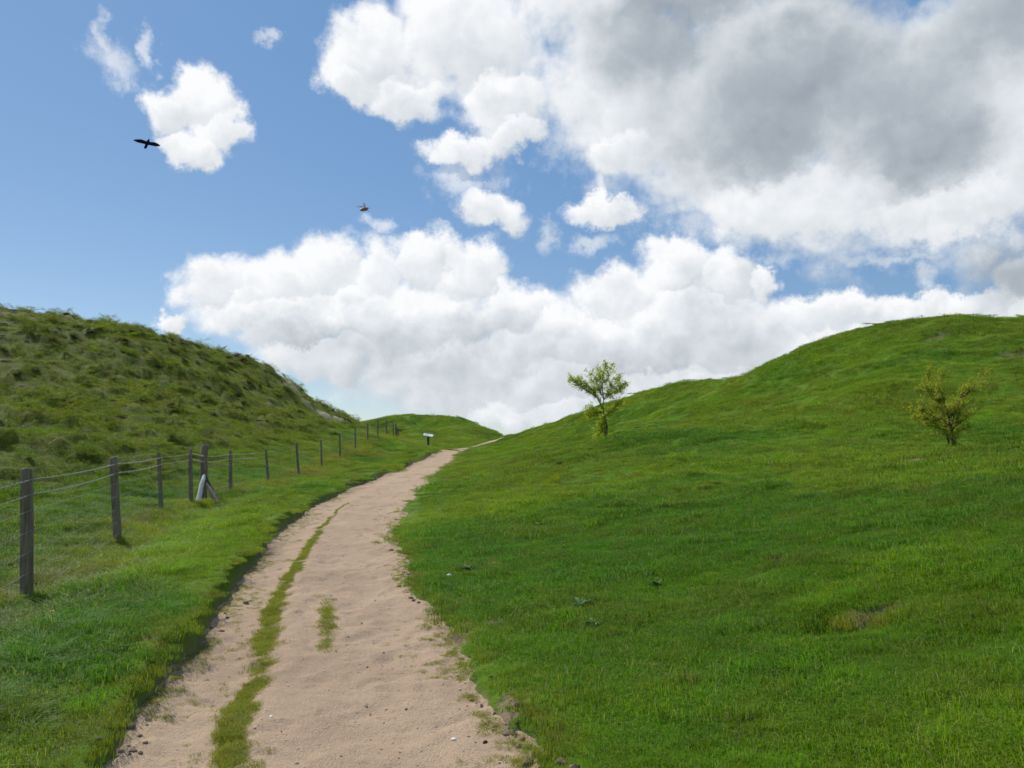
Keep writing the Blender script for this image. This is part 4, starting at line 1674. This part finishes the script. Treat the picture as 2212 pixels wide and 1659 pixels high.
def clods():
    R = np.random.default_rng(12)
    n = 420
    y = np.exp(R.uniform(math.log(2.6), math.log(16), n))
    right = R.random(n) < 0.7
    x = np.where(right, path_right(y) + R.normal(0.0, 0.07, n), path_left(y) + R.normal(0.04, 0.05, n))
    k = fbm(x * 0 + 2, y * 0.9, 3, 291) > 0.42
    x, y = x[k], y[k]
    z = np.maximum(path_z(x, y), np.where(path_t(x, y) > 0.05, ground_z(x, y), -99))
    kinds = [stone_geo(1.0, 900 + i) for i in range(16)]
    V, F = [], []
    for i in range(len(x)):
        vv, ff = kinds[int(R.integers(0, 16))]
        r0 = 0.008 + 0.03 * R.random() ** 3
        b = len(V)
        V += [(x[i] + r0 * q.x, y[i] + r0 * q.y, z[i] + r0 * (q.z + 0.15)) for q in vv]
        F += [tuple(b + j for j in q) for q in ff]
    o = mesh_obj('soil_clods', V, F, plain_mat('crumbled_soil', (0.12, 0.085, 0.06), (0.26, 0.19, 0.135), 40, 0.95, 0.05))
    tag(o, 'crumbled brown soil clods along the worn edges of the path', 'soil', kind='stuff')


clods()


def lone_stone(name, label, cat, px, py, r, mat, seed, on_path=False, group=None, flat=1.0):
    h = hit(px, py)
    z = float(path_z(h.x, h.y)) if on_path else h.z
    v, f = stone_geo(r, seed)
    v = [Vector((q.x, q.y, q.z * flat)) for q in v]
    o = mesh_obj(name, v, f, mat, None, False)
    b = o.modifiers.new('sub', 'SUBSURF')
    b.levels = b.render_levels = 1
    o.location = (h.x, h.y, z + r * (0.35 if not on_path else 0.12))
    tag(o, label, cat, group)


M_DARK = plain_mat('dark_dung', (0.03, 0.025, 0.022), (0.07, 0.055, 0.045), 40, 0.9, 0.1)
lone_stone('flint', 'white flint lying in the grass just right of the path bend', 'stone', 970, 1247, 0.045, M_WFLINT, 1)
lone_stone('stone', 'dark stone in the bare scrape at the right path edge, the larger one', 'stone', 1122, 1528, 0.038, M_DARK, 2)
lone_stone('stone', 'dark stone in the bare scrape at the right path edge, the smaller left one', 'stone', 1098, 1533, 0.026, M_DARK, 3)
lone_stone('stone', 'dark stone lying alone on the path at the very bottom of the picture', 'stone', 1048, 1637, 0.026, M_DARK, 4, True)
lone_stone('stone', 'single dark pebble sitting above the bare scrape on the right path edge', 'stone', 1061, 1464, 0.02, M_DARK, 8)
lone_stone('flint', 'pale flint lying on the path left of the bottom dark stone', 'stone', 980, 1628, 0.02, M_WFLINT, 5, True)
lone_stone('flint', 'white flint beside the grass strip at the bottom of the path', 'stone', 585, 1588, 0.016, M_WFLINT, 6, True)
lone_stone('stone', 'grey stone at the foot of the fence bank near the middle posts', 'stone', 566, 1056, 0.10, M_STONE, 7)

# grey-green thistles in the turf
M_THISTLE = plain_mat('thistle_leaf', (0.10, 0.17, 0.06), (0.15, 0.22, 0.10), 30, 0.9, 0.02)


def thistle(label, px, py, r, seed):
    R = random.Random(seed)
    h = hit(px, py)
    root = empty('thistle', h)
    tag(root, label, 'plant', 'thistles in the turf right of the path')
    n = R.randint(9, 12)
    for i in range(n):
        a = 2 * math.pi * i / n + R.uniform(-.25, .25)
        L = r * R.uniform(0.4, 0.9)
        rise = R.uniform(0.12, 0.5)
        v, f = [], []
        m = 9
        for k in range(m):
            t = k / (m - 1)
            w = L * 0.17 * math.sin(math.pi * (0.1 + 0.9 * t)) * (1.25 if k % 2 else 0.55) * (1 - 0.3 * t)
            x = L * t
            z = 0.012 + L * rise * math.sin(t * 2.0) * 0.7
            v += [(x, -w, z + w * .5), (x, 0, z), (x, w, z + w * .5)]
        for k in range(m - 1):
            b = k * 3
            f += [(b, b + 1, b + 4, b + 3), (b + 1, b + 2, b + 5, b + 4)]
        o = mesh_obj('leaf', v, f, M_THISTLE, root)
        o.rotation_euler = (0, 0, a)


for i, (lab, px, py, r) in enumerate([
        ('grey-green thistle rosette lowest of the pair beside the path scrapes', 1280, 1352, 0.15),
        ('grey-green thistle rosette just above the lowest one', 1252, 1312, 0.15),
        ('grey-green thistle rosette farther right, in the darker long grass', 1420, 1266, 0.15),
        ('small thistle rosette above the white flint', 1010, 1232, 0.16),
        ('low thistle patch halfway up the slope above the path bend', 1165, 1138, 0.20),
        ('dark little thistle clump on the slope left of the hawthorn', 1210, 1002, 0.22)]):
    thistle(lab, px, py, r, 40 + i)


# buttercups
def buttercup(label, px, py, seed, s=1.0):
    R = random.Random(seed)
    h = hit(px, py + 8)
    root = empty('buttercup', h)
    tag(root, label, 'flower', 'buttercups in the grass')
    mb = MB()
    hh = 0.15 * s
    mb.tube([(0, 0, -0.02), (0.01, 0, hh * .5), (0, 0, hh)], 0.0015, 4)
    mb.build('stem', M_STEM, root)
    mb = MB()
    for i in range(5):
        a = 2 * math.pi * i / 5
        b = len(mb.v)
        for (rr, wdt, zz) in ((0.002, 0.002, 0), (0.010, 0.007, 0.005), (0.017, 0.004, 0.011)):
            for sg in (-1, 1):
                mb.v.append(Vector((math.cos(a) * rr - math.sin(a) * wdt * sg, math.sin(a) * rr + math.cos(a) * wdt * sg, hh + zz)))
        mb.f += [(b, b + 1, b + 3, b + 2), (b + 2, b + 3, b + 5, b + 4)]
    mb.build('petals', M_YELLOW, root)


M_STEM = plain_mat('flower_stem', (0.05, 0.10, 0.02), (0.07, 0.13, 0.03), 30, 0.6, 0.3)
M_YELLOW = plain_mat('buttercup_yellow', (0.75, 0.50, 0.02), (0.80, 0.58, 0.03), 30, 0.4, 0.4)
buttercup('yellow buttercup low in the left verge below the nearest fence post', 110, 1362, 1)
buttercup('yellow buttercup in the left verge between the second and third fence posts', 449, 1148, 2)
buttercup('tiny yellow buttercup on the right slope near the hawthorn tree', 1330, 1100, 3)
